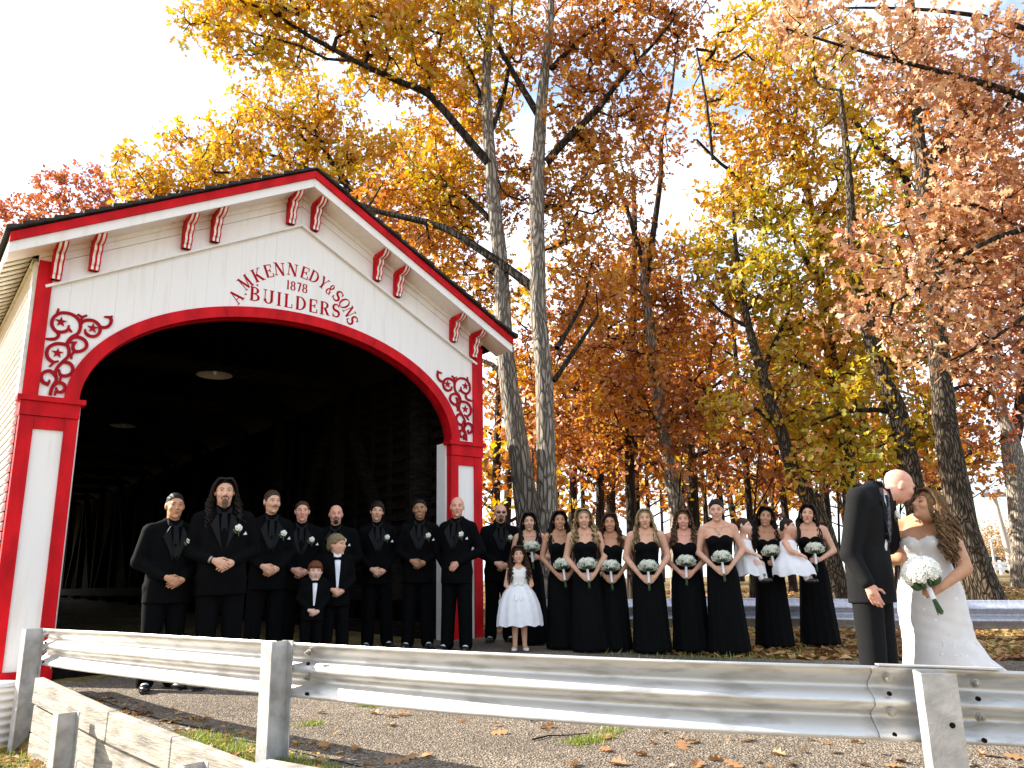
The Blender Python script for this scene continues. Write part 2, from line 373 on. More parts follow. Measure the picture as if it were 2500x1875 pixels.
for sx in(-1,1): part('far_portal_wall',bx(sx*2.30,sx*2.86,-34.1,-33.9,0,4.6),M['oldwood'])
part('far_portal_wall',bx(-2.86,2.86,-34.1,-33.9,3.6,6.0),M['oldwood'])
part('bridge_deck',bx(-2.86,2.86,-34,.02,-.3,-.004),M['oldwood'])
# lettering: broad-nib strokes with serifs
def arcp(cx,cy,rx,ry,a0,a1,n=12): return [(cx+rx*math.cos(R(a)),cy+ry*math.sin(R(a))) for a in np.linspace(a0,a1,n)]
TK,TN=.17,.055
def ln(x0,y0,x1,y1,w): return ([(x0,y0),(x1,y1)],w)
def sr(x,y,h=.13): return ([(x-h,y),(x+h,y)],.05)
GL={
'A':(.78,[ln(.1,0,.40,1,TN),ln(.68,0,.38,1,TK),ln(.2,.33,.58,.33,TN),sr(.1,.025,.11),sr(.67,.025,.14)]),
'M':(.95,[ln(.13,0,.13,1,TN),ln(.13,1,.48,.05,TK),ln(.48,.05,.82,1,TN),ln(.82,0,.82,1,TK),sr(.13,.025,.11),sr(.82,.025,.14),sr(.08,.975,.1),sr(.88,.975,.1)]),
'K':(.82,[ln(.17,0,.17,1,TK),ln(.22,.42,.66,.98,TN),ln(.34,.55,.70,.02,TK),sr(.17,.025,.15),sr(.17,.975,.15),sr(.68,.975,.12),sr(.72,.025,.14)]),
'E':(.72,[ln(.18,0,.18,1,TK),ln(.1,.97,.64,.97,TN),ln(.2,.52,.5,.52,TN),ln(.1,.03,.66,.03,TN),ln(.63,.99,.63,.74,TN),ln(.65,.01,.65,.28,TN),ln(.49,.65,.49,.39,TN)]),
'N':(.84,[ln(.14,0,.14,1,TN),ln(.14,1,.70,.0,TK),ln(.70,0,.70,1,TN),sr(.14,.025,.12),sr(.08,.975,.1),sr(.70,.975,.13)]),
'D':(.84,[ln(.18,0,.18,1,TK),(arcp(.3,.5,.42,.475,-90,90,14),'v'),ln(.06,.975,.32,.975,.05),ln(.06,.025,.32,.025,.05)]),
'Y':(.8,[ln(.40,0,.40,.48,TK),ln(.12,1,.40,.45,TK*.9),ln(.66,1,.42,.45,TN),sr(.4,.025,.15),sr(.12,.975,.13),sr(.67,.975,.11)]),
'S':(.66,[(arcp(.33,.74,.22,.235,20,265,14)+arcp(.33,.26,.24,.235,85,-160,14),'s'),ln(.55,.99,.55,.74,TN),ln(.09,.01,.09,.27,TN)]),
'O':(.86,[(arcp(.43,.5,.34,.47,0,360,28),'v')]),
'B':(.76,[ln(.18,0,.18,1,TK),(arcp(.3,.755,.28,.225,-90,90,12),'v'),(arcp(.3,.27,.35,.25,-90,90,12),'v'),ln(.06,.975,.32,.975,.05),ln(.06,.025,.32,.025,.05),ln(.2,.525,.34,.525,.05)]),
'U':(.84,[ln(.19,.3,.19,1,TN),ln(.66,0.2,.66,1,TK),(arcp(.43,.32,.24,.29,180,360,14),'v'),sr(.19,.975,.13),sr(.66,.975,.14)]),
'I':(.4,[ln(.2,0,.2,1,TK),sr(.2,.025,.15),sr(.2,.975,.15)]),
'L':(.68,[ln(.18,0,.18,1,TK),ln(.05,.03,.60,.03,TN),ln(.60,.01,.60,.3,TN),sr(.18,.975,.15)]),
'R':(.8,[ln(.18,0,.18,1,TK),(arcp(.3,.74,.3,.24,-90,90,12),'v'),ln(.06,.975,.32,.975,.05),ln(.2,.5,.34,.5,.05),ln(.42,.48,.64,.03,TK),sr(.18,.025,.14),sr(.7,.03,.09)]),
'1':(.42,[ln(.24,0,.24,1,TK),ln(.1,.85,.24,1,.08),sr(.24,.03,.14)]),
'8':(.62,[(arcp(.31,.74,.19,.235,0,360,20),'v'),(arcp(.31,.26,.23,.25,0,360,20),'v')]),
'7':(.6,[ln(.08,.94,.52,.94,.13),ln(.5,.95,.26,.0,TK)]),
'&':(.66,[(arcp(.32,.77,.16,.2,-60,300,18),'v'),(arcp(.30,.27,.22,.26,60,300,16),'v'),ln(.22,.6,.62,.03,.10),ln(.4,.06,.58,.36,TN)]),
'.':(.2,[ln(.04,.06,.16,.06,.12)]),
}
def strokes(pts,w):
    P=[Vector(p) for p in pts];m=len(P);o=[]
    for i in range(m):
        t=(P[min(i+1,m-1)]-P[max(i-1,0)]).normalized(); nrm=Vector((-t.y,t.x))
        if w=='v': ww=TN+(TK-TN)*abs(t.y)**2
        elif w=='s': ww=TN+(TK*1.1-TN)*max(0,1-min(i,m-1-i)/9.)**.0*(math.sin(PI*i/(m-1))**1.2)
        else: ww=w
        o.append((P[i]+nrm*ww/2,P[i]-nrm*ww/2))
    return o
def letter(ch,f,h,wd,o=.004,mtl='letter'):
    mb=MB()
    for k,(pts,w_) in enumerate(GL[ch][1]):
        st=strokes(pts,w_)
        for i in range(len(st)-1):
            q=[st[i][0],st[i][1],st[i+1][1],st[i+1][0]]
            oo=o+k*.0005
            mb.prism([(p.x*wd,p.y*h) for p in q][::-1],lambda p:fp(*f(p[0],p[1],oo)),lambda p:fp(*f(p[0],p[1],.0005)))
    part('letter',mb,M[mtl])
def line_text(txt,uc,v0,h,sp,scale=1):
    tw=sum(GL[c][0] for c in txt)*h*scale+sp*(len(txt)-1); u=uc-tw/2
    for c in txt:
        letter(c,(lambda x,y,o,u=u:(u+x,o,v0+y)),h,h*scale); u+=GL[c][0]*h*scale+sp
line_text('BUILDERS',-.01,4.31,.185,.028)
line_text('1878',-.015,4.56,.125,.012,.92)
# arched line: centre and radius measured on the gable
def arc_text(items,h):
    for c,u,v,a,sx in items:
        ca,sa_=math.cos(a),math.sin(a); wd=h*sx; ww=GL[c][0]*wd
        letter(c,(lambda x,y,o,u=u,v=v,ca=ca,sa_=sa_,ww=ww:(u+(x-ww/2)*ca-(y-h/2)*sa_,o,v+(x-ww/2)*sa_+(y-h/2)*ca)),h,wd)
AR=[('A',-.80,4.315,.98,.95),('.',-.742,4.42,.95,1),('M',-.695,4.53,.82,.9),('.',-.588,4.585,.7,1),('K',-.545,4.665,.55,1),('E',-.406,4.752,.38,1),('N',-.262,4.812,.16,1.02),('N',-.085,4.845,-.05,1.02),('E',.088,4.84,-.2,1),('D',.225,4.815,-.33,.95),('Y',.360,4.755,-.52,.95),('&',.462,4.685,-.68,.72),('S',.575,4.615,-.78,1.05),('O',.675,4.53,-.92,.88),('N',.752,4.425,-1.02,.88),('S',.80,4.31,-1.1,1.0)]
arc_text(AR,.17)

# scrollwork in both spandrels
SCROLL= [[(-2.688, 2.81), (-2.68, 2.892), (-2.647, 2.984), (-2.666, 3.057), (-2.651, 3.122), (-2.609, 3.192), (-2.562, 3.263), (-2.564, 3.34), (-2.587, 3.4), (-2.556, 3.477), (-2.495, 3.533), (-2.477, 3.615), (-2.495, 3.677), (-2.542, 3.724), (-2.6, 3.743), (-2.666, 3.739), (-2.717, 3.707), (-2.75, 3.655), (-2.754, 3.596), (-2.733, 3.549), (-2.698, 3.52), (-2.643, 3.523), (-2.597, 3.556), (-2.592, 3.613)], [(-2.698, 3.52), (-2.677, 3.481), (-2.7, 3.439), (-2.752, 3.423), (-2.8, 3.421)], [(-2.717, 3.707), (-2.708, 3.78)], [(-2.594, 3.574), (-2.554, 3.536)], [(-2.481, 3.621), (-2.467, 3.669), (-2.416, 3.703), (-2.347, 3.703), (-2.295, 3.662), (-2.28, 3.598), (-2.309, 3.542), (-2.364, 3.523), (-2.418, 3.549), (-2.43, 3.597)], [(-2.29, 3.649), (-2.238, 3.648), (-2.194, 3.68), (-2.178, 3.737), (-2.197, 3.774), (-2.255, 3.772)], [(-2.203, 3.773), (-2.17, 3.795)], [(-2.489, 3.665), (-2.476, 3.721), (-2.522, 3.751)], [(-2.476, 3.721), (-2.427, 3.757)], [(-2.58, 3.382), (-2.63, 3.39), (-2.694, 3.38), (-2.752, 3.334), (-2.768, 3.268), (-2.746, 3.208), (-2.694, 3.176), (-2.648, 3.196)], [(-2.694, 3.176), (-2.704, 3.149), (-2.729, 3.12)], [(-2.586, 3.394), (-2.539, 3.476), (-2.474, 3.491), (-2.414, 3.458), (-2.397, 3.396), (-2.437, 3.345), (-2.502, 3.327), (-2.529, 3.371), (-2.522, 3.418), (-2.556, 3.418)], [(-2.508, 3.326), (-2.531, 3.281), (-2.528, 3.236)], [(-2.527, 3.41), (-2.496, 3.435)], [(-2.609, 3.192), (-2.543, 3.186), (-2.505, 3.133), (-2.518, 3.072), (-2.572, 3.038), (-2.618, 3.048), (-2.635, 3.105)], [(-2.599, 3.038), (-2.612, 3.008), (-2.609, 2.974)], [(-2.659, 3.026), (-2.71, 3.073), (-2.767, 3.054), (-2.793, 3.001), (-2.765, 2.942), (-2.72, 2.936), (-2.711, 2.977)], [(-2.718, 2.943), (-2.725, 2.908)], [(-2.667, 2.918), (-2.623, 2.959), (-2.573, 2.944), (-2.557, 2.898), (-2.586, 2.86), (-2.634, 2.854)], [(-2.629, 2.861), (-2.644, 2.903)], [(-2.638, 2.86), (-2.646, 2.815)]]
STARS= [(-2.671, 3.635), (-2.356, 3.62), (-2.667, 3.282)]

def scroll(sgn):
    root=None
    for li,line in enumerate(SCROLL):
        P=[Vector((u*-sgn*1.0,v)) for u,v in line]
        # smooth
        Q=[]
        for i in range(len(P)-1):
            p0=P[max(i-1,0)];p1=P[i];p2=P[i+1];p3=P[min(i+2,len(P)-1)]
            for t in(0,.25,.5,.75): Q.append(.5*((2*p1)+(p2-p0)*t+(2*p0-5*p1+4*p2-p3)*t*t+(3*p1-p0-3*p2+p3)*t**3))
        Q.append(P[-1]); m=len(Q); mb=MB(); oo=.014+.0006*li; st=[]
        for i in range(m):
            t=(Q[min(i+1,m-1)]-Q[max(i-1,0)]).normalized(); n=Vector((-t.y,t.x)); w_=.034*(1 if li==0 or m>14 else .9-.45*i/m)
            if m>14: w_*=min(1,.45+(m-1-i)*.12)
            st.append((Q[i]+n*w_/2,Q[i]-n*w_/2))
        for i in range(m-1):
            q=[st[i][0],st[i][1],st[i+1][1],st[i+1][0]]
            if sgn>0: q=q[::-1]
            mb.prism(q if sgn<0 else q,lambda p:fp(p[0],oo,p[1]),lambda p:fp(p[0],.001,p[1]))
        if root is None: root=part('scrollwork',mb,M['dkred'])
        else: obj('scroll_branch',mb,M['dkred'],root)
    for u,v in STARS:
        mb=MB(); P=[(u*-sgn+(.058 if k%2==0 else .024)*math.sin(k*PI/5),v+(.058 if k%2==0 else .024)*math.cos(k*PI/5)) for k in range(10)]
        mb.prism(P[::-1],lambda p:fp(p[0],.016,p[1]),lambda p:fp(p[0],.001,p[1])); obj('star',mb,M['dkred'],root)
scroll(1); scroll(-1)
# two enamel lamps hanging in the bridge
def bridge_pt(u,o,v): return wmat(BR)@Vector(fp(u,o,v))
M['enamel']=mat('grey_white_enamel',(.5,.48,.42),.6)
def lamp(u,o,v,r,label):
    p=bridge_pt(u,o,v); t=thing('pendant_lamp',label,'lamp',p,0,'enamel lamps hanging inside the bridge')
    obj('lamp_shade',MB().lathe([(r,0),(r*.99,.012),(r*.8,.05),(r*.45,.10),(r*.3,.12),(r*.3,.2),(.02,.21)],24),M['oldwood'],t)
    obj('shade_lining',MB().lathe([(r*.97,.003),(r*.75,.04),(r*.4,.085),(.0,.1)],24),M['enamel'],t)
    obj('bulb',MB().ell((0,0,.05),(.03,.03,.045)),M['white'],t)
    obj('lamp_rod',MB().tube([(0,0,.2),(0,0,4.4-v)],.012,6),M['oldwood'],t)
lamp(-.38,-2.0,3.79,.26,'larger pale pendant lamp hanging nearer the bridge mouth')
lamp(-.62,-6.4,3.73,.24,'smaller dim pendant lamp hanging deeper inside the bridge, lower at the left')
# ------------------------------------------------------------------ front guardrail
def lerp_path(P,n):
    P=np.array(P,float)
    # catmull-rom resample
    Q=[]
    m=len(P)
    for i in range(m-1):
        p0=P[max(i-1,0)];p1=P[i];p2=P[i+1];p3=P[min(i+2,m-1)]
        for t in np.linspace(0,1,n,endpoint=False): Q.append(.5*((2*p1)+(p2-p0)*t+(2*p0-5*p1+4*p2-p3)*t*t+(3*p1-p0-3*p2+p3)*t**3))
    Q.append(P[-1]); return np.array(Q)
# W-beam cross-section seen from the back: (offset towards camera side, height)
WB=[(.012,.0),(.006,.018),(.0,.03),(-.066,.075),(-.080,.092),(-.066,.109),(0.0,.140),(.002,.155),(.0,.170),(-.066,.201),(-.080,.218),(-.066,.235),(.0,.280),(.006,.292),(.012,.31)]
def wbeam(path,thick=.004,prof=WB,flip=1):
    P=lerp_path(path,8); mb=MB(); n=len(P); V=[];k=len(prof)
    for i in range(n):
        t=P[min(i+1,n-1)]-P[max(i-1,0)]; t[2]=0; t/=np.linalg.norm(t); nr=np.array([t[1],-t[0],0])*flip  # towards camera
        for j in range(2):
            for (o,h) in (prof if j==0 else prof[::-1]):
                V.append(P[i]+nr*(o-j*thick)+np.array([0,0,h-.31]))
    K=2*k
    F=[]
    for i in range(n-1):
        for j in range(K):
            a=i*K+j;b=i*K+(j+1)%K; F.append((a,b,b+K,a+K))
    mb.add(V,F,True); mb.add(V[:K],[tuple(range(K))]); mb.add(V[-K:],[tuple(range(K-1,-1,-1))])
    return mb
RAILP=[(-4.40,7.66,.462),(-3.6,6.83,.478),(-2.95,6.24,.486),(-2.05,5.52,.483),(-1.45,5.12,.475),(-.55,4.52,.465),(.08,4.19,.455),(.82,3.92,.437),(1.50,3.78,.418),(1.9,3.74,.40)]
GR=thing('guardrail','bright galvanised corrugated guardrail on three steel posts across the front','guardrail',(-4.4,7.66,-.4))
obj('rail_beam',wbeam(RAILP[:5]),M['galv'],GR,True)
obj('rail_beam',wbeam([tuple(np.array(p)+(.004,.006,-.003)) for p in RAILP[4:]]),M['galv'],GR,True)
obj('rail_beam',wbeam([(1.58,3.763,.413),(1.9,3.734,.400),(2.4,3.700,.372),(3.2,3.67,.33),(5.5,3.62,.25)]),M['galv'],GR,True)
def ibeam(mb,p,rd,h,bot,depth=.15,fl=.1,tw=.008):
    rd=Vector((rd[0],rd[1],0)).normalized(); nr=Vector((rd.y,-rd.x,0)); p=Vector(p)
    rot=Matrix((rd,nr,Vector((0,0,1)))).transposed(); zc=(h+bot)/2; hh=h-bot
    for s in(-1,1): mb.box((p.x+nr.x*s*depth/2,p.y+nr.y*s*depth/2,zc),(fl,tw,hh),rot)
    mb.box((p.x,p.y,zc),(tw,depth-tw,hh),rot)
    return mb
def bolts(P,rd,par,nr_off=.03):
    rd=Vector((rd[0],rd[1],0)).normalized(); nr=Vector((rd.y,-rd.x,0))
    for q in P:
        q=Vector(q); mb=MB(); rot=Matrix((rd,nr,Vector((0,0,1)))).transposed()
        mb.tube([q-nr*.004,q+nr*.004],.021,10); mb.tube([q,q+nr*.020],.0145,6); mb.tube([q+nr*.018,q+nr*.034],.007,8)
        obj('bolt',mb,M['bolt'],par,True)
# posts stand on the camera side of the beam
PD=[]
d1=(.70,-.71); ibeam_p1=(-4.36,7.49)
p=obj('post',ibeam(MB(),ibeam_p1,(.76,-.65),.468,-.66,.15,.10),M['alum'],GR,True)
p=obj('post',ibeam(MB(),(-1.44,5.02),(.80,-.60),.482,-.42,.15,.10),M['alum'],GR,True)
mb=MB(); rd=Vector((.97,-.24,0)).normalized(); nr=Vector((rd.y,-rd.x,0)); rot=Matrix((rd,nr,Vector((0,0,1)))).transposed()
q=Vector((1.775,3.60,0)); mb.box((q.x+nr.x*.075,q.y+nr.y*.075,-.10),(.135,.008,1.0),rot); mb.box((q.x-rd.x*.0635,q.y-rd.y*.0635,-.10),(.008,.142,.999),rot); mb.box((q.x-nr.x*.075,q.y-nr.y*.075,-.10),(.135,.008,1.0),rot)
post3=obj('post',mb,M['alum'],GR,True)
obj('bolt_hole',MB().tube([q+nr*.0788+rd*.025+Vector((0,0,.2)),q+nr*.0797+rd*.025+Vector((0,0,.2))],.012,10),M['oldwood'],post3,True)
obj('splice_plate',MB().bar((1.60,3.752,.418),(2.12,3.70,.396),.05,.006),M['galv'],GR,True)
rp_=lambda x: np.interp(x,[p[0] for p in RAILP],[p[1] for p in RAILP])
rz_=lambda x: np.interp(x,[p[0] for p in RAILP],[p[2] for p in RAILP])
for x,dx in((-4.22,(.76,-.65)),(-1.235,(.80,-.60)),(1.645,(.97,-.2)),(2.0,(.98,-.08))):
    rd=Vector((*dx,0)).normalized(); nr=Vector((rd.y,-rd.x,0))
    y=rp_(x) if x<1.9 else 3.705; z=(rz_(x) if x<1.9 else .392)
    bolts([(x+nr.x*.002,y+nr.y*.002,z-.055),(x+nr.x*.002,y+nr.y*.002,z-.195)],dx,GR)
    hm=MB()
    for dz in(-.118,-.286): 
        hm.tube([Vector((x+nr.x*(-.028),y+nr.y*(-.028),z+dz))+nr*.028,Vector((x,y,z+dz))+nr*.0145],.010,8)
    obj('bolt_slot',hm,M['oldwood'],GR,True)
# ------------------------------------------------------------------ back guardrail
BG=thing('guardrail','dull grey guardrail behind the bridesmaids and the couple, weathered and streaked','guardrail',(.1,11.2,-.05))
SB=[(o*1.2,h*1.16) for o,h in WB]
BP=[(-.25,12.3,.52),(.25,11.5,.5),(1.1,11.05,.49),(2.2,10.9,.485),(3.6,10.8,.465),(5.0,10.75,.42),(6.5,10.75,.385),(9,10.7,.33)]
m_=wbeam(BP,.004,[(-o,h) for o,h in SB]); obj('rail_beam',m_,M['galvold'],BG,True)
for x,y in((-.08,11.05),(2.6,11.0),(5.65,10.9),(8.3,10.85)):
    obj('post',ibeam(MB(),(x,y,0),(1,-.1),.5 if x<5 else .42,-.3,.15,.12),M['alum'],BG,True)
# ------------------------------------------------------------------ timber retaining wall
RW=thing('retaining_wall','low retaining wall of weathered grey boards held by steel stub posts','retaining wall',(-4.15,7.3,-.5))
def board_run(P,z0,z1,name,th=.07,dy=0):
    for (a,b) in zip(P[:-1],P[1:]):
        A=Vector((a[0],a[1]+dy,a[2]));B=Vector((b[0],b[1]+dy,b[2])); d=(B-A); d2=d.normalized(); A=A+d2*.004;B=B-d2*.004
        up=Vector((0,0,1)); h=z1-z0
        mb=MB().bar(A+up*(z0+h/2),B+up*(z0+h/2),th,h); o=obj(name,mb,M['board'],RW,True)
        bm=o.modifiers.new('bevel','BEVEL'); bm.width=.008; bm.segments=2
TOP=[(-4.13,7.26,.075),(-2.90,6.08,-.045),(-2.15,5.38,-.10),(-1.38,4.66,-.15),(-.2,3.62,-.2)]
board_run(TOP,-.205,0,'wall_board')
T2=[(-4.13,7.29,.075),(-3.05,6.27,-.03),(-1.38,4.68,-.15),(-.2,3.64,-.2)]
board_run(T2,-.44,-.225,'wall_board',.07)
T3=[(-4.13,7.28,.075),(-3.3,6.49,-.0),(-1.38,4.67,-.15),(-.2,3.63,-.2)]
board_run(T3,-.68,-.445,'wall_board',.07)
for x,y,h in((-3.245,6.31,-.07),(-1.80,5.0,-.165)):
    obj('stub_post',ibeam(MB(),(x-.06,y-.09,0),(.74,-.67),h,-.75,.14,.10),M['alum'],RW,True)
tag(obj('landscape_timber',MB().bar((-1.43,4.80,-.205),(.4,3.60,-.235),.11,.14),M['board']),'rough weathered timber lying at the foot of the middle guardrail post','timber').modifiers.new('bevel','BEVEL').width=.012
# culvert pipe and can at the bridge corner
CP=thing('culvert_pipe','upright corrugated white metal pipe standing by the bridge corner','culvert pipe',(-4.86,7.72,-.58))
prof=[]
for k in range(53):
    z=k*.0105; prof.append((.30+.012*math.sin(z*2*PI/.07),z))
obj('pipe_shell',MB().lathe(prof,40),M['white'],CP)
obj('pipe_lid',MB().lathe([(.306,.0),(.306,.012),(0,.02)],40,(0,0,.546)),M['white'],CP)
BC=thing('drink_can','white drink can with dark lettering and an orange spot, on the corrugated pipe','can',(-4.665,7.50,-.01))
obj('can_body',MB().lathe([(.0,0),(.026,0),(.032,.006),(.033,.012),(.033,.105),(.029,.116),(.027,.12),(0,.119)],20),M['white'],BC)
M['navy']=mat('navy_print',(.02,.03,.12),.5); M['orange']=mat('orange_print',(.75,.2,.03),.5)
def can_face(a,z): return (math.sin(a)*.0337,-math.cos(a)*.0337,z)
mb=MB()
for st in([(.05,.095),(.05,.062),(.056,.06)],[(.035,.086),(.065,.086)],[(.098,.076),(.078,.076),(.08,.086),(.098,.084),(.096,.074)],[(.078,.078),(.08,.064),(.098,.064)]):
    mb.tube([can_face((x-.075)*28,z) for x,z in st],.0022,4)
obj('lettering',mb,M['navy'],BC)
obj('emblem',MB().ell(can_face(-.35,.035),(.010,.004,.014)),M['orange'],BC)
# ------------------------------------------------------------------ people: distance fields polygonised with surface nets
class SDF:
    def __init__(s,xs,ys,zs):
        s.x,s.y,s.z=[np.asarray(a,np.float32) for a in(xs,ys,zs)]
        s.F=np.full((len(xs),len(ys),len(zs)),.09,np.float32)
    def _sub(s,lo,hi,pad):
        ix=[(int(np.searchsorted(a,l-pad)),int(np.searchsorted(a,h+pad))) for a,l,h in((s.x,lo[0],hi[0]),(s.y,lo[1],hi[1]),(s.z,lo[2],hi[2]))]
        if any(b-a<1 for a,b in ix): return None
        sl=tuple(slice(a,b) for a,b in ix)
        return sl,s.x[sl[0]][:,None,None],s.y[sl[1]][None,:,None],s.z[sl[2]][None,None,:]
    def _mix(s,sl,d,k,mode):
        f=s.F[sl]
        if mode=='add':
            if k<=0: s.F[sl]=np.minimum(f,d); return
            h=np.clip(.5+.5*(f-d)/k,0,1); s.F[sl]=f*(1-h)+d*h-k*h*(1-h)
        else:
            d=-d
            if k<=0: s.F[sl]=np.maximum(f,d); return
            h=np.clip(.5-.5*(f-d)/k,0,1); s.F[sl]=f*(1-h)+d*h+k*h*(1-h)
    def cone(s,a,b,ra,rb,k=.02,mode='add',sq=1):
        a=np.array(a,float);b=np.array(b,float);r=max(ra,rb)
        g=s._sub(np.minimum(a,b)-r,np.maximum(a,b)+r,k+.03)
        if g is None: return
        sl,X,Y,Z=g; ba=b-a; l2=max(ba@ba,1e-9)
        px,py,pz=X-a[0],Y-a[1],Z-a[2]
        t=np.clip((px*ba[0]+py*ba[1]+pz*ba[2])/l2,0,1)
        d=np.sqrt((px-t*ba[0])**2+(py-t*ba[1])**2+(pz-t*ba[2])**2)-(ra+(rb-ra)*t)
        s._mix(sl,d,k,mode)
    def path(s,P,Rr,k=.02):
        for i in range(len(P)-1): s.cone(P[i],P[i+1],Rr[i],Rr[i+1],k)
    def ell(s,c,r,k=.02,mode='add',M=None):
        c=np.array(c,float);r=np.array(r,float);m=r.max()
        g=s._sub(c-m,c+m,k+.03)
        if g is None: return
        sl,X,Y,Z=g; px,py,pz=X-c[0],Y-c[1],Z-c[2]
        if M is not None:
            px,py,pz=[M[0][i]*px+M[1][i]*py+M[2][i]*pz for i in range(3)]
        px=px/r[0];py=py/r[1];pz=pz/r[2]
        k0=np.sqrt(px**2+py**2+pz**2); k1=np.sqrt((px/r[0])**2+(py/r[1])**2+(pz/r[2])**2)+1e-9
        s._mix(sl,k0*(k0-1)/k1,k,mode)
    def prof(s,rows,k=.02,p=2.3,mod=None,ztop=None):
        # rows: (z, half width, half depth, xc, yc)
        A=np.array(rows,float); A=A[np.argsort(A[:,0])]; z0,z1=A[0,0],A[-1,0]; w=A[:,1].max();dd=A[:,2].max()
        g=s._sub((A[:,3].min()-w,A[:,4].min()-dd,z0),(A[:,3].max()+w,A[:,4].max()+dd,z1),k+.03)
        if g is None: return
        sl,X,Y,Z=g; zz=Z[0,0]; zq=np.clip(zz,z0,z1)
        def it(c):
            v=np.interp(zq,A[:,0],A[:,c]); 
            return v[None,None,:]
        W,D,XC,YC=it(1),it(2),it(3),it(4)
        qx=np.abs(X-XC)/W;qy=np.abs(Y-YC)/D
        q=(qx**p+qy**p)**(1/p)
        d=(q-1)*np.minimum(W,D)
        if mod is not None: d=d+mod(X-XC,Y-YC,Z)
        d=np.maximum(d,np.maximum(z0-Z,Z-z1))
        if ztop is not None: d=np.maximum(d,Z-ztop(X,Y))
        s._mix(sl,d,k,'add')
    def cut(s,fn): s.F=np.maximum(s.F,fn(s.x[:,None,None],s.y[None,:,None],s.z[None,None,:]).astype(np.float32))
    def mesh(s):
        F=s.F; S=F<0; nx,ny,nz=F.shape
        c=[S[i:nx-1+i,j:ny-1+j,k:nz-1+k] for i in(0,1) for j in(0,1) for k in(0,1)]
        n=sum(a.astype(np.int8) for a in c); act=(n>0)&(n<8)
        I=np.argwhere(act); idx=np.full(act.shape,-1,np.int32); idx[act]=np.arange(len(I))
        P=np.zeros((len(I),3));C=np.zeros(len(I)); ax=(s.x,s.y,s.z)
        for a in range(3):
            o=[b for b in range(3) if b!=a]
            for u in(0,1):
                for v in(0,1):
                    p=I.copy(); p[:,o[0]]+=u; p[:,o[1]]+=v; q=p.copy(); q[:,a]+=1
                    fa=F[tuple(p.T)];fb=F[tuple(q.T)]; m=(fa<0)!=(fb<0)
                    t=np.where(m,fa/(fa-fb+1e-12),0)
                    for d in range(3):
                        va=ax[d][p[:,d]];vb=ax[d][q[:,d]]; P[:,d]+=np.where(m,va+(vb-va)*t,0)
                    C+=m
        P/=np.maximum(C,1)[:,None]
        Q=[]
        for a in range(3):
            o1,o2=(a+1)%3,(a+2)%3
            sl0=[slice(None)]*3;sl1=[slice(None)]*3; sl0[a]=slice(0,-1);sl1[a]=slice(1,None)
            A=S[tuple(sl0)];B=S[tuple(sl1)]; E=np.argwhere(A!=B); 
            ok=(E[:,o1]>0)&(E[:,o2]>0)&(E[:,o1]<F.shape[o1]-1)&(E[:,o2]<F.shape[o2]-1); E=E[ok]
            def g(du,dv):
                e=E.copy(); e[:,o1]-=du; e[:,o2]-=dv; return idx[tuple(e.T)]
            q=np.stack([g(1,1),g(0,1),g(0,0),g(1,0)],1); ins=A[tuple(E.T)]
            q[~ins]=q[~ins][:,::-1]; Q.append(q)
        return P,np.concatenate(Q)
def graded(segs):
    # segs: list of (to, step) starting from first value
    a=[segs[0][0]]
    for to,st in segs[1:]:
        n=max(1,int(round((to-a[-1])/st))); a+=list(np.linspace(a[-1],to,n+1)[1:])
    return np.array(a)
def rotm(yaw=0,pitch=0,roll=0): return Matrix.Rotation(yaw,3,'Z')@Matrix.Rotation(pitch,3,'X')@Matrix.Rotation(roll,3,'Y')

SKIN={k:mat('skin_'+k,c,.5,var=.07,scale=18,spec=.25) for k,c in dict(fair=(.70,.385,.25),pink=(.72,.36,.25),tan=(.54,.27,.15),olive=(.52,.265,.15),dark=(.38,.185,.095),pale=(.74,.46,.34)).items()}
for m_ in SKIN.values():
    b_=m_.node_tree.nodes['Principled BSDF']; b_.inputs['Subsurface Weight'].default_value=.12; b_.inputs['Subsurface Radius'].default_value=(1,.35,.2); b_.inputs['Subsurface Scale'].default_value=.02
HAIR={k:mat('hair_'+k,c,.6,var=.22,scale=60,spec=.2,island=.4) for k,c in dict(black=(.008,.006,.005),dark=(.018,.010,.007),brown=(.05,.026,.013),red=(.16,.05,.016),sandy=(.32,.23,.12),blonde=(.50,.36,.18),honey=(.20,.115,.05),stubble=(.13,.075,.05),auburn=(.075,.03,.014),chestnut=(.16,.085,.035)).items()}
M['eyewhite']=mat('eye_white',(.75,.72,.70),.3); M['iris']=mat('dark_iris',(.015,.010,.008),.2); M['lip']=mat('lips',(.42,.13,.11),.45); M['lipm']=mat('lips_pale',(.46,.20,.16),.5); M['teeth']=mat('teeth',(.85,.82,.78),.3)
M['satin']=mat('black_satin',(.004,.004,.0045),.6,spec=.15); M['char']=mat('charcoal_suit',(.007,.007,.0075),.9,var=.15,scale=60,spec=.2)
M['gown']=mat('black_gown',(.0032,.0032,.0035),.9,var=.2,scale=25,spec=.1)
M['shirt']=mat('white_shirt',(.80,.80,.83),.6); M['ivory']=mat('ivory_satin',(.80,.755,.70),.5,var=.04,scale=10)
M['tulle']=mat('white_tulle',(.80,.78,.78),.8,var=.04,scale=18)
M['petal']=mat('white_petal',(.86,.84,.74),.6,var=.06,scale=40); M['breath']=mat('babys_breath',(.80,.82,.66),.7,var=.1,scale=40)
M['leaf']=mat('stem_green',(.05,.11,.025),.6,var=.2,scale=30); M['ribbon']=mat('white_ribbon',(.78,.77,.80),.4)
M['shoeblk']=mat('black_shoe',(.01,.01,.01),.3); M['shoewht']=mat('white_shoe_leather',(.80,.80,.80),.4)
M['glass']=mat('black_lens',(.006,.006,.007),.12)

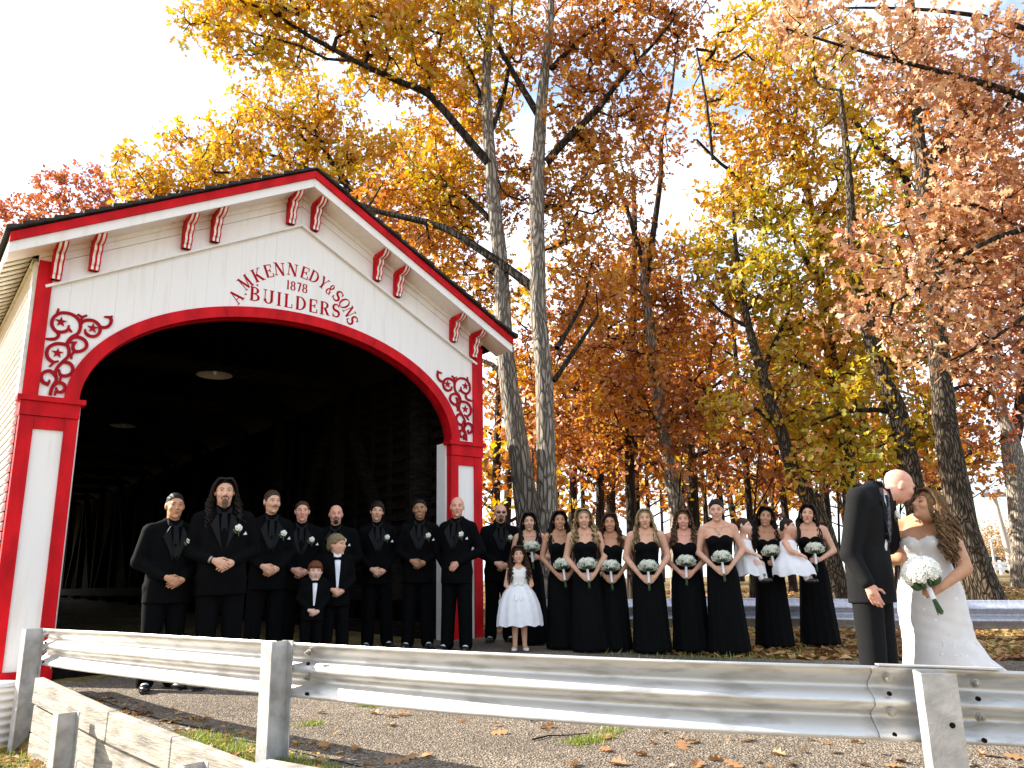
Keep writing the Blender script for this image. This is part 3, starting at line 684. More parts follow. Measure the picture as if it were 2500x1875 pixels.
def head_prims(S,T,s,fem=0,child=0):
    """T: 4x4 head frame (face looks along -y); s scale"""
    Rm=np.array(T.to_3x3()); R3=Rm
    def P(x,y,z): return tuple(T@Vector((x*s,y*s,z*s)))
    def e(c,r,k=.02,mode='add'): S.ell(P(*c),[q*s for q in r],k*s,mode,R3)
    def c(a,b,ra,rb,k=.015,mode='add'): S.cone(P(*a),P(*b),ra*s,rb*s,k*s,mode)
    jw=1-.12*fem-.05*child
    e((0,.015,.030),(.077,.097,.086))
    e((0,-.016,-.028),(.066*jw,.078,.086),.025)
    if child: e((.0,-.02,-.045),(.066,.066,.05),.03)
    e((0,-.033,-.078),(.046*jw,.050,.037),.025)
    c((-.035,-.080,.024),(.035,-.080,.024),.012,.012,.02)
    for q in(-1,1):
        e((q*.031,-.098,.006),(.017,.014,.011),.008,'sub')
        e((q*.040,-.064,-.026),(.024,.024,.020),.02)
        e((q*.079,.012,-.008),(.011,.021,.032),.008)
    c((0,-.090,.014),(0,-.110,-.024),.0085,.0125,.012)
    c((-.012,-.098,-.030),(.012,-.098,-.030),.009,.009,.008)
    e((0,-.088,-.056),(.026,.014,.014),.012)
    e((0,-.078,-.103),(.020*jw,.018,.014),.015)
    return P
def head_bits(par,T,s,hair,lip='lipm',smile=0,brow=1,lash=0,beard=None,glasses=0,eyes=1,closed=0,earring=0):
    iv=T
    def P(x,y,z): return T@Vector((x*s,y*s,z*s))
    R3=T.to_3x3()
    for q in(-1,1):
        if eyes and not closed:
            m=MB(); m.ell(P(q*.031,-.0745,.006),(.0150*s,.0105*s,.0072*s),R3,8,6); m.m=1
            m.ell(P(q*.031,-.0815,.006),(.0056*s,.0045*s,.0058*s),R3,8,5); m.tube([P(q*(.015),-.0845,.0095),P(q*.030,-.0880,.0135),P(q*.047,-.0760,.008)],(.0015+.0009*lash)*s,4)
            obj('eye',m,[M['eyewhite'],M['iris']],par)
        elif closed:
            obj('eye',MB().tube([P(q*.015,-.088,.003),P(q*.031,-.0905,-.001),P(q*.047,-.078,.004)],.003*s,5),M['iris'],par)
        if brow: obj('eyebrow',MB().tube([P(q*.013,-.0935,.026),P(q*.032,-.0940,.0325),P(q*.052,-.078,.027)],[.0026*s,.0030*s,.0014*s],5),HAIR[hair],par)
    m=MB()
    if smile:
        m.tube([P(-.030,-.089,-.050),P(-.014,-.100,-.0535),P(0,-.1025,-.0535),P(.014,-.100,-.0535),P(.030,-.089,-.050)],[.002*s,.0042*s,.0046*s,.0042*s,.002*s],6)
        m.tube([P(-.030,-.089,-.050),P(-.016,-.098,-.066),P(0,-.101,-.069),P(.016,-.098,-.066),P(.030,-.089,-.050)],[.002*s,.0045*s,.0052*s,.0045*s,.002*s],6)
        obj('lips',m,M[lip],par)
        obj('teeth',MB().ell(P(0,-.093,-.0590),(.024*s,.010*s,.0070*s),R3,10,6),M['teeth'],par)
    else:
        m.tube([P(-.024,-.090,-.055),P(-.008,-.102,-.053),P(0,-.102,-.0545),P(.008,-.102,-.053),P(.024,-.090,-.055)],[.002*s,.0042*s,.0038*s,.0042*s,.002*s],6)
        m.tube([P(-.022,-.090,-.0565),P(0,-.1015,-.063),P(.022,-.090,-.0565)],[.002*s,.0055*s,.002*s],6)
        obj('lips',m,M[lip],par)
    if beard:
        m=MB(); col=beard[1]
        if 'g' in beard[0]:
            m.ell(P(0,-.086,-.094),(.028*s,.020*s,.030*s),R3,12,8); m.tube([P(-.030,-.086,-.070),P(-.027,-.088,-.050),P(-.012,-.101,-.0445),P(0,-.104,-.043),P(.012,-.101,-.0445),P(.027,-.088,-.050),P(.030,-.086,-.070)],[.006*s,.006*s,.0055*s,.0045*s,.0055*s,.006*s,.006*s],6)
        if 'l' in beard[0]: m.ell(P(0,-.084,-.118),(.024*s,.02*s,.036*s),R3,12,8)
        if 'm' in beard[0]: m.tube([P(-.034,-.085,-.058),P(-.014,-.101,-.045),P(0,-.104,-.043),P(.014,-.101,-.045),P(.034,-.085,-.058)],[.003*s,.006*s,.005*s,.006*s,.003*s],6)
        obj('beard' if 'm' not in beard[0] else 'moustache',m,HAIR[col],par)
    if glasses:
        m=MB()
        for q in(-1,1):
            m.ell(P(q*.034,-.0935,.007),(.029*s,.007*s,.018*s),R3@Matrix.Rotation(q*.30,3,'Z'),12,6)
            m.tube([P(q*.060,-.082,.012),P(q*.081,-.04,.013),P(q*.086,.015,.012)],.0032*s,5)
        m.tube([P(-.012,-.102,.012),P(.012,-.102,.012)],.003*s,5); obj('sunglasses',m,M['glass'],par)
    if earring:
        m=MB()
        for q in(-1,1): m.ell(P(q*.083,.006,-.050),(.006*s,.006*s,.011*s),R3,6,5)
        obj('earrings',m,M['eyewhite'],par)
def hair_cap(par,T,s,col,line=((-.12,.082),(-.085,.076),(-.062,.062),(-.045,.025),(-.02,-.002),(.0,-.012),(.02,-.02),(.04,-.055),(.1,-.085)),t=.007,top=.0,name='hair',bun=0,fringe=0,rough=.0):
    a=np.arange(-.135,.136,.0062)*s; b=np.arange(-.15,.2,.0062)*s; c=np.arange(-.11,.165,.0062)*s
    S=SDF(a,b,c)
    S.ell((0,.016*s,.030*s),((.077+t)*s,(.097+t)*s,(.086+t+top)*s),0)
    S.ell((0,.03*s,-.03*s),((.068+t)*s,(.085+t)*s,(.07)*s),.03*s)
    ly=np.array([p[0] for p in line])*s; lz=np.array([p[1] for p in line])*s
    S.cut(lambda X,Y,Z:(np.interp(Y[0,:,0],ly,lz)[None,:,None]+.004*np.sin(X*190/s)*(1 if rough else .3)*s*4*.3-Z)*.8)
    if bun: S.ell((0,.10*s,.085*s),(.05*s,.05*s,.042*s),.01*s)
    if fringe:
        S.ell((0,-.045*s,.065*s),(.072*s,.062*s,.045*s),.015*s)
        S.cut(lambda X,Y,Z:np.where(Y<-.03*s,(.030*s+.006*s*np.sin(X*150/s)-Z),-1)*.8)
    V,Fq=S.mesh()
    if len(V)==0: return None
    nz=(s*(.0014*np.sin(V[:,0]*260/s+V[:,1]*60/s)+.0010*np.sin(V[:,0]*430/s-V[:,1]*210/s+V[:,2]*170/s)+.0022*np.sin(V[:,0]*70/s+V[:,2]*90/s)))[:,None]*V/np.maximum(np.linalg.norm(V,axis=1),1e-6)[:,None]
    V=V+nz
    Vt=np.array([tuple(T@Vector(v)) for v in V])
    return obj(name,mesh_np(name,Vt,Fq,[HAIR[col]],smooth=True),None,par)
def strands(par,T,s,col,ln=.36,n=90,dens=1.9,part=0.0,wave=.012,wl=.11,front=.5,seed=0,vol=1.0,col2=None,name='hair',back=True,face=.0,sweep=.0):
    """long hair as tapered locks flowing from the parting; T head frame; ends hang in the body frame"""
    r=random.Random(seed); mb=MB(); mats=[HAIR[col]]+([HAIR[col2]] if col2 else [])
    n=int(n*dens); down=T.to_3x3().inverted()@Vector((0,0,-1))
    for i in range(n):
        q=-1 if i%2 else 1
        y=r.uniform(-.082,.090); f=(y+.082)/.17   # 0 front .. 1 back
        isf=r.random()<front
        qq=q*(r.uniform(.05,1) if y>.04 else 1)
        h0=.116-.25*max(0,(abs(y-.01)-.05))
        P=[Vector((part+q*.003,y-.004,h0+r.uniform(0,.006)))]
        sp=vol*r.uniform(.96,1.10)
        P.append(Vector((part*.5+qq*.050*sp,y*.9+.0,.100*sp+.004)))
        P.append(Vector((qq*.088*sp,y*.62+.012+sweep,.040)))
        bk=math.sqrt(max(0,1-qq*qq))*.075
        P.append(Vector((qq*(.096+face)*sp,y*.45+.028+bk+sweep,-.035)))
        P.append(Vector((qq*(.092+.030*r.random())*sp,y*.4+.03+bk+sweep,-.10)))
        L_=ln*r.uniform(.75,1.05); base=P[-1]; m=5
        fy=r.uniform(-.11,-.05) if isf else r.uniform(-.01,.05); fx=r.uniform(-.03,.055)
        for k in range(1,m+1):
            t=k/m; P.append(base+down*(L_-.1)*t+Vector((q*fx*t,fy*min(1,t*1.5),0)))
        ph=r.uniform(0,6.28)
        Q=[];tot=0
        for k in range(len(P)-1):
            p0=P[max(k-1,0)];p1=P[k];p2=P[k+1];p3=P[min(k+2,len(P)-1)]
            for t in((0,.5) if k<4 else (0,.33,.66)): 
                c=.5*((2*p1)+(p2-p0)*t+(2*p0-5*p1+4*p2-p3)*t*t+(3*p1-p0-3*p2+p3)*t**3)
                if Q: tot+=(c-Q[-1]).length
                a_=wave*min(1,max(0,(tot-.12)/.12))
                c=c+Vector((math.cos(ph+tot*6.28/wl)*a_,math.sin(ph+tot*6.28/wl)*a_,0)); Q.append(c)
        Q.append(P[-1]); mm=len(Q)
        r0=.0070*s*r.uniform(.6,1.3); rr=[r0*(min(1,.55+k*.09) if k<mm-5 else (mm-k)/6+.08) for k in range(mm)]
        mb.m=(1 if (col2 and r.random()<.45) else 0)
        mb.tube([T@(p*s) for p in Q],rr,4,False)
    return obj(name,mb,mats,par)
def hand_prims(S,w,d,pn,side,size=1.0,curl=.5,spread=.020,r=.0082,thumb=1):
    """w wrist, d towards the knuckles, pn palm normal; the thumb leaves the side of the palm"""
    w=Vector(w);d=Vector(d).normalized();pn=Vector(pn);pn=(pn-d*pn.dot(d)).normalized();lat=pn.cross(d)*side; z=size
    S.cone(w,w+d*.05*z,.024*z,.026*z,.015)
    for i in range(4):
        o=1.5-i; kn=w+d*(.088-.006*abs(o-.5))*z+lat*o*spread*z
        S.cone(w+d*.02*z+lat*o*.011*z,kn,.0155*z,.0115*z,.008)
        L_=(.070,.078,.073,.056)[i]*z; p=kn; dd=d.copy(); nn=pn.copy()
        for k,f in enumerate((.45,.32,.25)):
            a=curl*(.8 if k==0 else 1.1); d2=dd*math.cos(a)+nn*math.sin(a); nn=nn*math.cos(a)-dd*math.sin(a); dd=d2
            q=p+dd*L_*f; S.cone(p,q,(r+.001-.0006*k)*z,(r-.0006*k)*z,.003); p=q
    if thumb:
        b=w+d*.025*z+lat*.026*z; t1=(d*.62+lat*.62+pn*.45).normalized(); m=b+t1*.042*z; t2=(d*.85+lat*.2+pn*.5).normalized()
        S.cone(b,m,.0135*z,.0105*z,.008); S.cone(m,m+t2*.034*z,.0102*z,.0085*z,.004)
def sdf_obj(name,S,m,par=None,smooth=True):
    V,Fq=S.mesh(); return obj(name,mesh_np(name,V,Fq,[m],smooth=True),None,par)
def shoes(par,pts,two=True,s=1.0,blk=None,toe_out=.25):
    for q,(x,y) in zip((-1,1),pts):
        a=q*toe_out; d=Vector((math.sin(a),-math.cos(a),0)); n=Vector((d.y,-d.x,0))
        rot=Matrix((n,d,Vector((0,0,1)))).transposed(); c=Vector((x,y,0)); m=MB()
        m.ell(c+d*.10*s+Vector((0,0,.030)),(.050*s,.115*s,.036),rot,14,8); m.ell(c-d*.03*s+Vector((0,0,.042)),(.040*s,.06*s,.046),rot,12,8)
        m.box(c+d*.06*s+Vector((0,0,.007)),(.085*s,.27*s,.014),rot)
        o=obj('shoe',m,blk or M['shoeblk'],par)
        if two:
            m=MB(); m.ell(c+d*.062*s+Vector((0,0,.050)),(.036*s,.062*s,.027),rot,12,8); m.ell(c-d*.055*s+Vector((0,0,.05)),(.033*s,.04*s,.03),rot,10,6)
            obj('vamp',m,M['shoewht'],o)
def rose(mb,c,r,seed=0,up=(0,-1,.3)):
    """layered petals: cupped discs around an axis"""
    rr=random.Random(seed); z=Vector(up).normalized(); x=z.orthogonal().normalized(); y=z.cross(x); c=Vector(c)
    for ring,(n,rad,h,pr) in enumerate(((5,.72,-.15,.62),(4,.42,.12,.52),(3,.2,.32,.4))):
        for k in range(n):
            a=2*PI*k/n+ring*.6+rr.uniform(-.2,.2); o=x*math.cos(a)+y*math.sin(a); t=(o*.55+z*.83).normalized(); b=(-o*.83+z*.55).normalized()
            sd_=t.cross(b); rot=Matrix((sd_,t,b)).transposed()
            mb.ell(c+o*r*rad+z*r*h,(r*pr,r*pr*.95,r*.13),rot,8,5)
    mb.ell(c+z*r*.3,(r*.28,)*3,None,7,5)
def boutonniere(par,p,seed=0,square=True,nr=(0,-1,.2),s=1.0):
    p=Vector(p); m=MB(); rose(m,p+Vector(nr)*.014,.030*s,seed,nr); m.m=1
    for a in(-1,1):
        q=p+Vector((a*.022-.008,-.006,-.03)); m.ell(q,(.011,.004,.03),Matrix.Rotation(a*.7,3,'Y'),6,4)
    m.tube([p+Vector((0,-.008,-.01)),p+Vector((.004,-.006,-.075))],.004,5)
    obj('boutonniere',m,[M['petal'],M['leaf']],par)
    if square:
        m=MB(); q=p+Vector((.062,.010,-.062)); m.prism([(-.017,0),(.017,0),(.006,.030)],lambda v:(q.x+v[0],q.y-.006,q.z+v[1]),lambda v:(q.x+v[0],q.y+.006,q.z+v[1])); obj('pocket_square',m,M['shirt'],par)

def facecam(x,y): return -math.asin(x/math.hypot(x,y))
PEOPLE={}; lean=random.Random(12)
def man(name,label,x,y,H,skin,hair,cap=None,yaw=0,hyaw=0,hpitch=.07,hroll=0,build=1.0,hands='clasp',smile=0,beard=None,glasses=0,long=None,square=True,belly=0,two=True,group=None,z=None,bout=True,hz=0,hx=0,watch=0):
    k=H/1.78; b=build; s=k if H>1.5 else k*(1.25 if H>1.25 else 1.42)
    child=H<1.5
    zc=H-.120*s
    T=Matrix.Translation((hx,-.015*k,zc))@rotm(hyaw,hpitch,hroll).to_4x4()
    hzc=(.955+hz)*k
    fine=.0072
    xs=graded([(-.36*b*k,),(-.13*s,.016),(.13*s,fine),(.36*b*k,.016)])
    ys=graded([(-.34*k,),(-.05,.0066),(.17*k,.011)])
    zs=graded([(-.005,),(hzc-.13,.022),(hzc+.09,fine),(zc-.21*s,.02),(zc+.135*s,fine)])
    S=SDF(xs,ys,zs)
    # torso and legs under the clothes
    S.prof([(.86*k,.13*b*k,.09*k,0,.01),(1.08*k,.13*b*k,.09*k,0,.01),(1.32*k,.15*b*k,.10*k,0,.01),(1.45*k,.13*b*k,.07*k,0,.02),(1.49*k,.07*k,.05*k,0,.02)],.02)
    for q in(-1,1):
        S.cone((q*.085*k,.01,.90*k),(q*.10*k,.02,.48*k),.075*k,.05*k,.03); S.cone((q*.10*k,.02,.48*k),(q*.115*k,.03,.03),.05*k,.035*k,.01)
        S.cone((q*.115*k,.03,.03),(q*.13*k,-.09*k,.022),.03*k,.025*k,.01)
    SH=[Vector((q*.170*b*k,.015,1.405*k)) for q in(-1,1)]
    if hands=='clasp':
        EL=[Vector((q*.238*b*k,.035*k,1.135*k)) for q in(-1,1)]
        WR=[Vector((-.085*k,-.185*k,hzc+.035*k)),Vector((.080*k,-.165*k,hzc+.02*k))]
    elif hands=='back':
        EL=[Vector((q*.285*b*k,.06*k,1.14*k)) for q in(-1,1)]; WR=[Vector((-.19*k,.10*k,.93*k)),Vector((.08*k,-.16*k,hzc+.02*k))]
    else:
        EL=[Vector((q*.27*b*k,.03*k,1.14*k)) for q in(-1,1)]; WR=[Vector((q*.27*b*k,-.04*k,.88*k)) for q in(-1,1)]
    for i in range(2):
        S.cone(SH[i],EL[i],.048*b*k,.040*k,.02); S.cone(EL[i],WR[i],.040*k,.026*k,.008)
    hs=k*(1.0 if not child else 1.05)
    if hands=='clasp':
        hand_prims(S,WR[1],(-.86,-.16,-.42),(0,1,-.15),1,hs,.38)
        hand_prims(S,WR[0]+Vector((.005,-.02*k,0)),(.84,-.30,-.45),(0,1,-.1),-1,hs,.55)
    elif hands=='back': hand_prims(S,WR[1],(-.7,-.1,-.6),(0,1,0),1,hs,.5)
    else:
        for i,q in enumerate((-1,1)): hand_prims(S,WR[i],(0,-.15,-1),(-q,.2,0),q,hs,.3)
    S.cone((hx*.3,.02*k,1.44*k),tuple(T@Vector((0,.018*s,-.06*s))),.056*k*(1+(b-1)*.6),.052*s*(1+(b-1)*.8),.03)
    head_prims(S,T,s,0,child)
    zz=float(road_z(x,y))+.014 if z is None else z
    V,Fq=S.mesh(); body=obj('person',mesh_np('person',V,Fq,[SKIN[skin]],smooth=True)); body.location=(x,y,zz); body.rotation_euler=(lean.uniform(-.012,.012),lean.uniform(-.025,.025),facecam(x,y)+yaw+lean.uniform(-.10,.10))
    tag(body,label,'person',group)
    # jacket
    S=SDF(np.arange(-.42*b*k,.42*b*k,.0135),np.arange(-.34*k,.26*k,.0125),np.arange(.70*k,1.56*k,.0135))
    bl=belly
    S.prof([(.755*k,.190*b*k,(.135+bl*.3)*k,0,0.0),(.93*k,.187*b*k,(.135+bl)*k,0,-.0-bl*.5),(1.10*k,.172*b*k,(.125+bl)*k,0,.0-bl*.4),(1.28*k,.185*b*k,(.132+bl*.3)*k,0,.003),(1.37*k,.175*b*k,.118*k,0,.012),(1.43*k,.145*b*k,.09*k,0,.02),(1.49*k,.085*k,.065*k,0,.02)],.01,2.4)
    for i in range(2):
        S.cone(SH[i],EL[i],.072*b*k,.060*b*k,.035); S.cone(EL[i],WR[i]+(EL[i]-WR[i])*.06,.060*b*k,.042*k,.012)
    [S.cone(SH[i]+Vector((0,0,.01)),(0,.03*k,1.50*k),.062*k,.060*k,.03) for i in(0,1)]
    S.cone((0,.022*k,1.45*k),(0,.03*k,1.535*k),.072*k*(1+(b-1)*.6),.064*k*(1+(b-1)*.7),.02)
    sdf_obj('jacket',S,M['black'],body)
    S=SDF(np.arange(-.27*b*k,.27*b*k,.015),np.arange(-.20*k,.22*k,.015),np.arange(.01,1.0*k,.02))
    for q in(-1,1):
        S.cone((q*.085*b*k,.01,.90*k),(q*.105*k,.015,.46*k),.105*b*k,.085*k,.015); S.cone((q*.105*k,.015,.46*k),(q*.118*k,.02,.075),.085*k,.078*k,.01)
    S.ell((0,.005,.90*k),(.19*b*k,.125*k,.13*k),.03)
    sdf_obj('trousers',S,M['black'],body)
    shoes(body,[(-.12*k,.02),(.12*k,.02)],two,k*(1 if not child else .95))
    # shirt front, tie
    def chest(xx,zc_): return -.138*k-.0
    m=MB()
    if child:
        m.prism([(-.046*k,1.47*k),(.046*k,1.47*k),(.030*k,1.25*k),(0.012*k,1.02*k),(-.012*k,1.02*k),(-.030*k,1.25*k)][::-1],lambda v:(v[0],-.120*k-.045*(v[1]<1.3*k)*k,v[1]),lambda v:(v[0],-.07*k,v[1])); obj('shirt_front',m,M['shirt'],body)
        m=MB(); 
        for q in(-1,1): m.prism([(0,.012),(q*.05*k,.026*k),(q*.05*k,-.026*k),(0,-.012)],lambda v:(v[0],-.140*k,1.425*k+v[1]),lambda v:(v[0],-.115*k,1.425*k+v[1]))
        m.ell((0,-.13*k,1.425*k),(.014*k,.016*k,.016*k)); obj('bow_tie',m,M['black'],body)
        m=MB()
        for q in(-1,1): m.prism([(0,1.49*k),(q*.055*k,1.515*k),(q*.05*k,1.46*k)],lambda v:(v[0],-.10*k,v[1]-.015),lambda v:(v[0],-.05*k,v[1]))
        obj('collar',m,M['shirt'],body)
        if H>1.3: bout=False
        bout=False
    else:
        m.prism([(-.02*k,1.47*k),(.02*k,1.47*k),(.036*k,1.22*k),(0,1.16*k),(-.036*k,1.22*k)][::-1],lambda v:(v[0],(-.100-.17*(1.47-v[1]/k))*k if v[1]>1.28*k else -.143*k,v[1]),lambda v:(v[0],-.07*k,v[1])); obj('tie',m,M['satin'],body)
        m=MB()
        for q in(-1,1): m.prism([(q*.018*k,1.475*k),(q*.066*k,1.525*k),(q*.062*k,1.47*k),(q*.03*k,1.455*k)],lambda v:(v[0],-.078*k,v[1]),lambda v:(v[0],-.03*k,v[1]+.004))
        obj('collar',m,M['satin'],body)
        m=MB()
        for q in(-1,1): m.prism([(q*.055*k,1.46*k),(q*.115*k,1.36*k),(q*.09*k,1.30*k),(q*.012*k,1.13*k),(q*.03*k,1.22*k)],lambda v:(v[0],-.136*k-bl*.4*k-.006 if v[1]<1.40*k else -.118*k,v[1]),lambda v:(v[0],-.10*k,v[1]))
        obj('lapel',m,M['satin'],body)
    if bout: boutonniere(body,(.115*k,-.145*k-bl*.25,1.325*k),hash(name)%99 if False else len(name),square,s=k)
    if cap is not False: hair_cap(body,T,s,hair,**(cap or {}))
    if long: strands(body,T,s,hair,**long)
    head_bits(body,T,s,hair if hair!='blonde' else 'honey',smile=smile,beard=beard,glasses=glasses,eyes=not glasses)
    if watch: obj('wristwatch',MB().tube([WR[0]+Vector((-.03,-.01,.012)),WR[0]+Vector((-.018,-.016,.005))],.034,14),M['bolt'],body)
    PEOPLE[name]=(body,k,T,s); return body
GM='groomsmen in black suits lined up at the bridge'
man('g1','groomsman at the far left in sunlit black suit, short black hair, hands clasped',-3.233,7.592,1.76,'tan','black',build=1.12,yaw=.28,hyaw=-.12,group=GM,cap=dict(t=.004,top=.006,line=((-.12,.086),(-.085,.080),(-.062,.066),(-.045,.045),(-.02,.030),(.0,.022),(.02,.008),(.04,-.03),(.1,-.07))))
man('g2','tall groomsman with long wavy dark hair and a long goatee',-2.747,7.70,1.90,'fair','dark',build=1.12,yaw=.12,hyaw=.0,belly=.02,beard=('gl','stubble'),group=GM,hz=.06,watch=1,
    long=dict(ln=.36,n=80,wave=.016,wl=.09,front=.15,seed=3,vol=1.08),cap=dict(t=.008,line=((-.12,.085),(-.07,.078),(-.05,.055),(-.02,.02),(.0,-.05),(.04,-.09),(.1,-.1))))
man('g3','slim groomsman with slicked back brown hair, moustache and tattooed neck',-2.71,8.871,1.87,'fair','brown',build=.96,yaw=.1,hyaw=.22,beard=('m','stubble'),group=GM,cap=dict(t=.006,top=.005))
man('g4','groomsman with very short receding brown hair, behind the red haired boy',-2.492,9.413,1.78,'pink','brown',build=1.05,hyaw=.0,belly=.015,group=GM,smile=0,cap=dict(t=.005,line=((-.12,.088),(-.085,.082),(-.062,.066),(-.045,.03),(-.02,.0),(.02,-.02),(.04,-.055),(.1,-.085))))
man('g5','stout bald groomsman with dark goatee, behind the fair haired boy',-2.206,9.956,1.76,'pink','dark',build=1.16,belly=.04,beard=('g','dark'),hyaw=.12,group=GM,cap=dict(t=.002,line=((-.12,.2),(-.02,.16),(.0,.03),(.02,.01),(.04,-.03),(.1,-.06))))
man('g6','groomsman with swept dark fringe and light stubble, head tilted',-1.756,10.486,1.82,'fair','dark',build=.98,hroll=.12,group=GM,smile=0,hz=-.05,cap=dict(t=.010,top=.010,line=((-.12,.070),(-.085,.062),(-.062,.042),(-.045,.008),(-.02,-.012),(.0,-.015),(.02,-.03),(.04,-.055),(.1,-.085))))
man('g7','smiling groomsman with short black hair and brown skin, red wristband',-1.234,10.333,1.83,'dark','black',build=1.02,smile=1,hroll=-.06,hz=.03,group=GM,cap=dict(t=.004,top=.006,line=((-.12,.086),(-.085,.080),(-.062,.066),(-.045,.045),(-.02,.030),(.0,.022),(.02,.008),(.04,-.03),(.1,-.07))))
man('g8','bald clean shaven groomsman leaning by the right red pillar',-.733,9.99,1.83,'pink','stubble',build=1.0,yaw=-.3,hyaw=.38,hands='back',group=GM,cap=False,hx=.0,hz=.02)
man('g9','bald bearded groomsman in dark sunglasses, to the right of the bridge',-.225,10.95,1.80,'fair','stubble',build=1.1,yaw=.12,beard=('g','brown'),glasses=1,group=GM,cap=False)
BY='boys in black suits and bow ties'
man('b1','small red haired boy in black suit and bow tie',-2.206,8.9,1.09,'pale','red',group=BY,cap=dict(t=.014,fringe=1),two=False,hz=-.05)
man('b2','fair haired boy in open black suit looking sideways',-2.013,9.2,1.385,'fair','sandy',group=BY,hyaw=.85,hpitch=.05,yaw=.2,cap=dict(t=.014,line=((-.12,.06),(-.075,.05),(-.05,.03),(-.03,.008),(.0,.0),(.02,-.02),(.04,-.06),(.1,-.085))),two=False)
# ------------------------------------------------------------------ bouquets
def make_bouquet(label,loc,tilt=(0,0),s=1.0,n=420,seed=0,group='bridesmaid bouquets',rz=0):
    r=random.Random(seed); t=thing('bouquet',label,'bouquet',loc,rz,group); t.rotation_euler=(tilt[0],tilt[1],rz); t.scale=(s,s,s)
    mb=MB()
    for i in range(n):
        a=r.uniform(0,2*PI); z=r.uniform(-.55,1); q=math.sqrt(1-z*z); k=r.uniform(.78,1.08)
        p=Vector((math.cos(a)*q*.112*k,math.sin(a)*q*.095*k,.135+z*.078*k)); f=r.uniform(.0042,.0085)
        mb.add([p+Vector(v)*f for v in((1,0,0),(-1,0,0),(0,1,0),(0,-1,0),(0,0,1),(0,0,-1))],[(0,2,4),(2,1,4),(1,3,4),(3,0,4),(2,0,5),(1,2,5),(3,1,5),(0,3,5)])
    tag(obj('babys_breath',mb,M['breath'],t),kind='stuff')
    mb=MB()
    for i in range(70):
        a=r.uniform(0,2*PI); z=r.uniform(-.4,.9); q=math.sqrt(1-z*z); p=Vector((math.cos(a)*q*.10,math.sin(a)*q*.085,.135+z*.07)); mb.tube([(0,0,.06),p],.0012,3,False)
    tag(obj('sprigs',mb,M['leaf'],t),kind='stuff')
    for i,(x,y,z) in enumerate(((0,-.045,.17),(.05,-.03,.165),(-.045,-.035,.160),(.01,.02,.185),(.015,-.06,.130))):
        mb=MB(); rose(mb,(x,y,z),.037,seed+i,(x*4,-.5,.6)); obj('rose',mb,M['petal'],t)
    obj('ribbon_wrap',MB().tube([(0,0,.075),(0,0,-.055)],.015,10),M['ribbon'],t)
    mb=MB()
    for i in range(9): a=i*.7; mb.tube([(math.cos(a)*.006,math.sin(a)*.006,-.05),(math.cos(a)*.012,math.sin(a)*.012,-.125-.01*(i%3))],.0028,4)
    obj('stems',mb,M['leaf'],t); return t
BQ0=None
def bouquet(label,loc,tilt,seed,rz=0):
    global BQ0
    if BQ0 is None: BQ0=make_bouquet(label,loc,tilt,1,seed=5,rz=rz); return BQ0
    c=copy_tree(BQ0); c.location=loc; c.rotation_euler=(tilt[0],tilt[1],rz); c['label']=label; return c
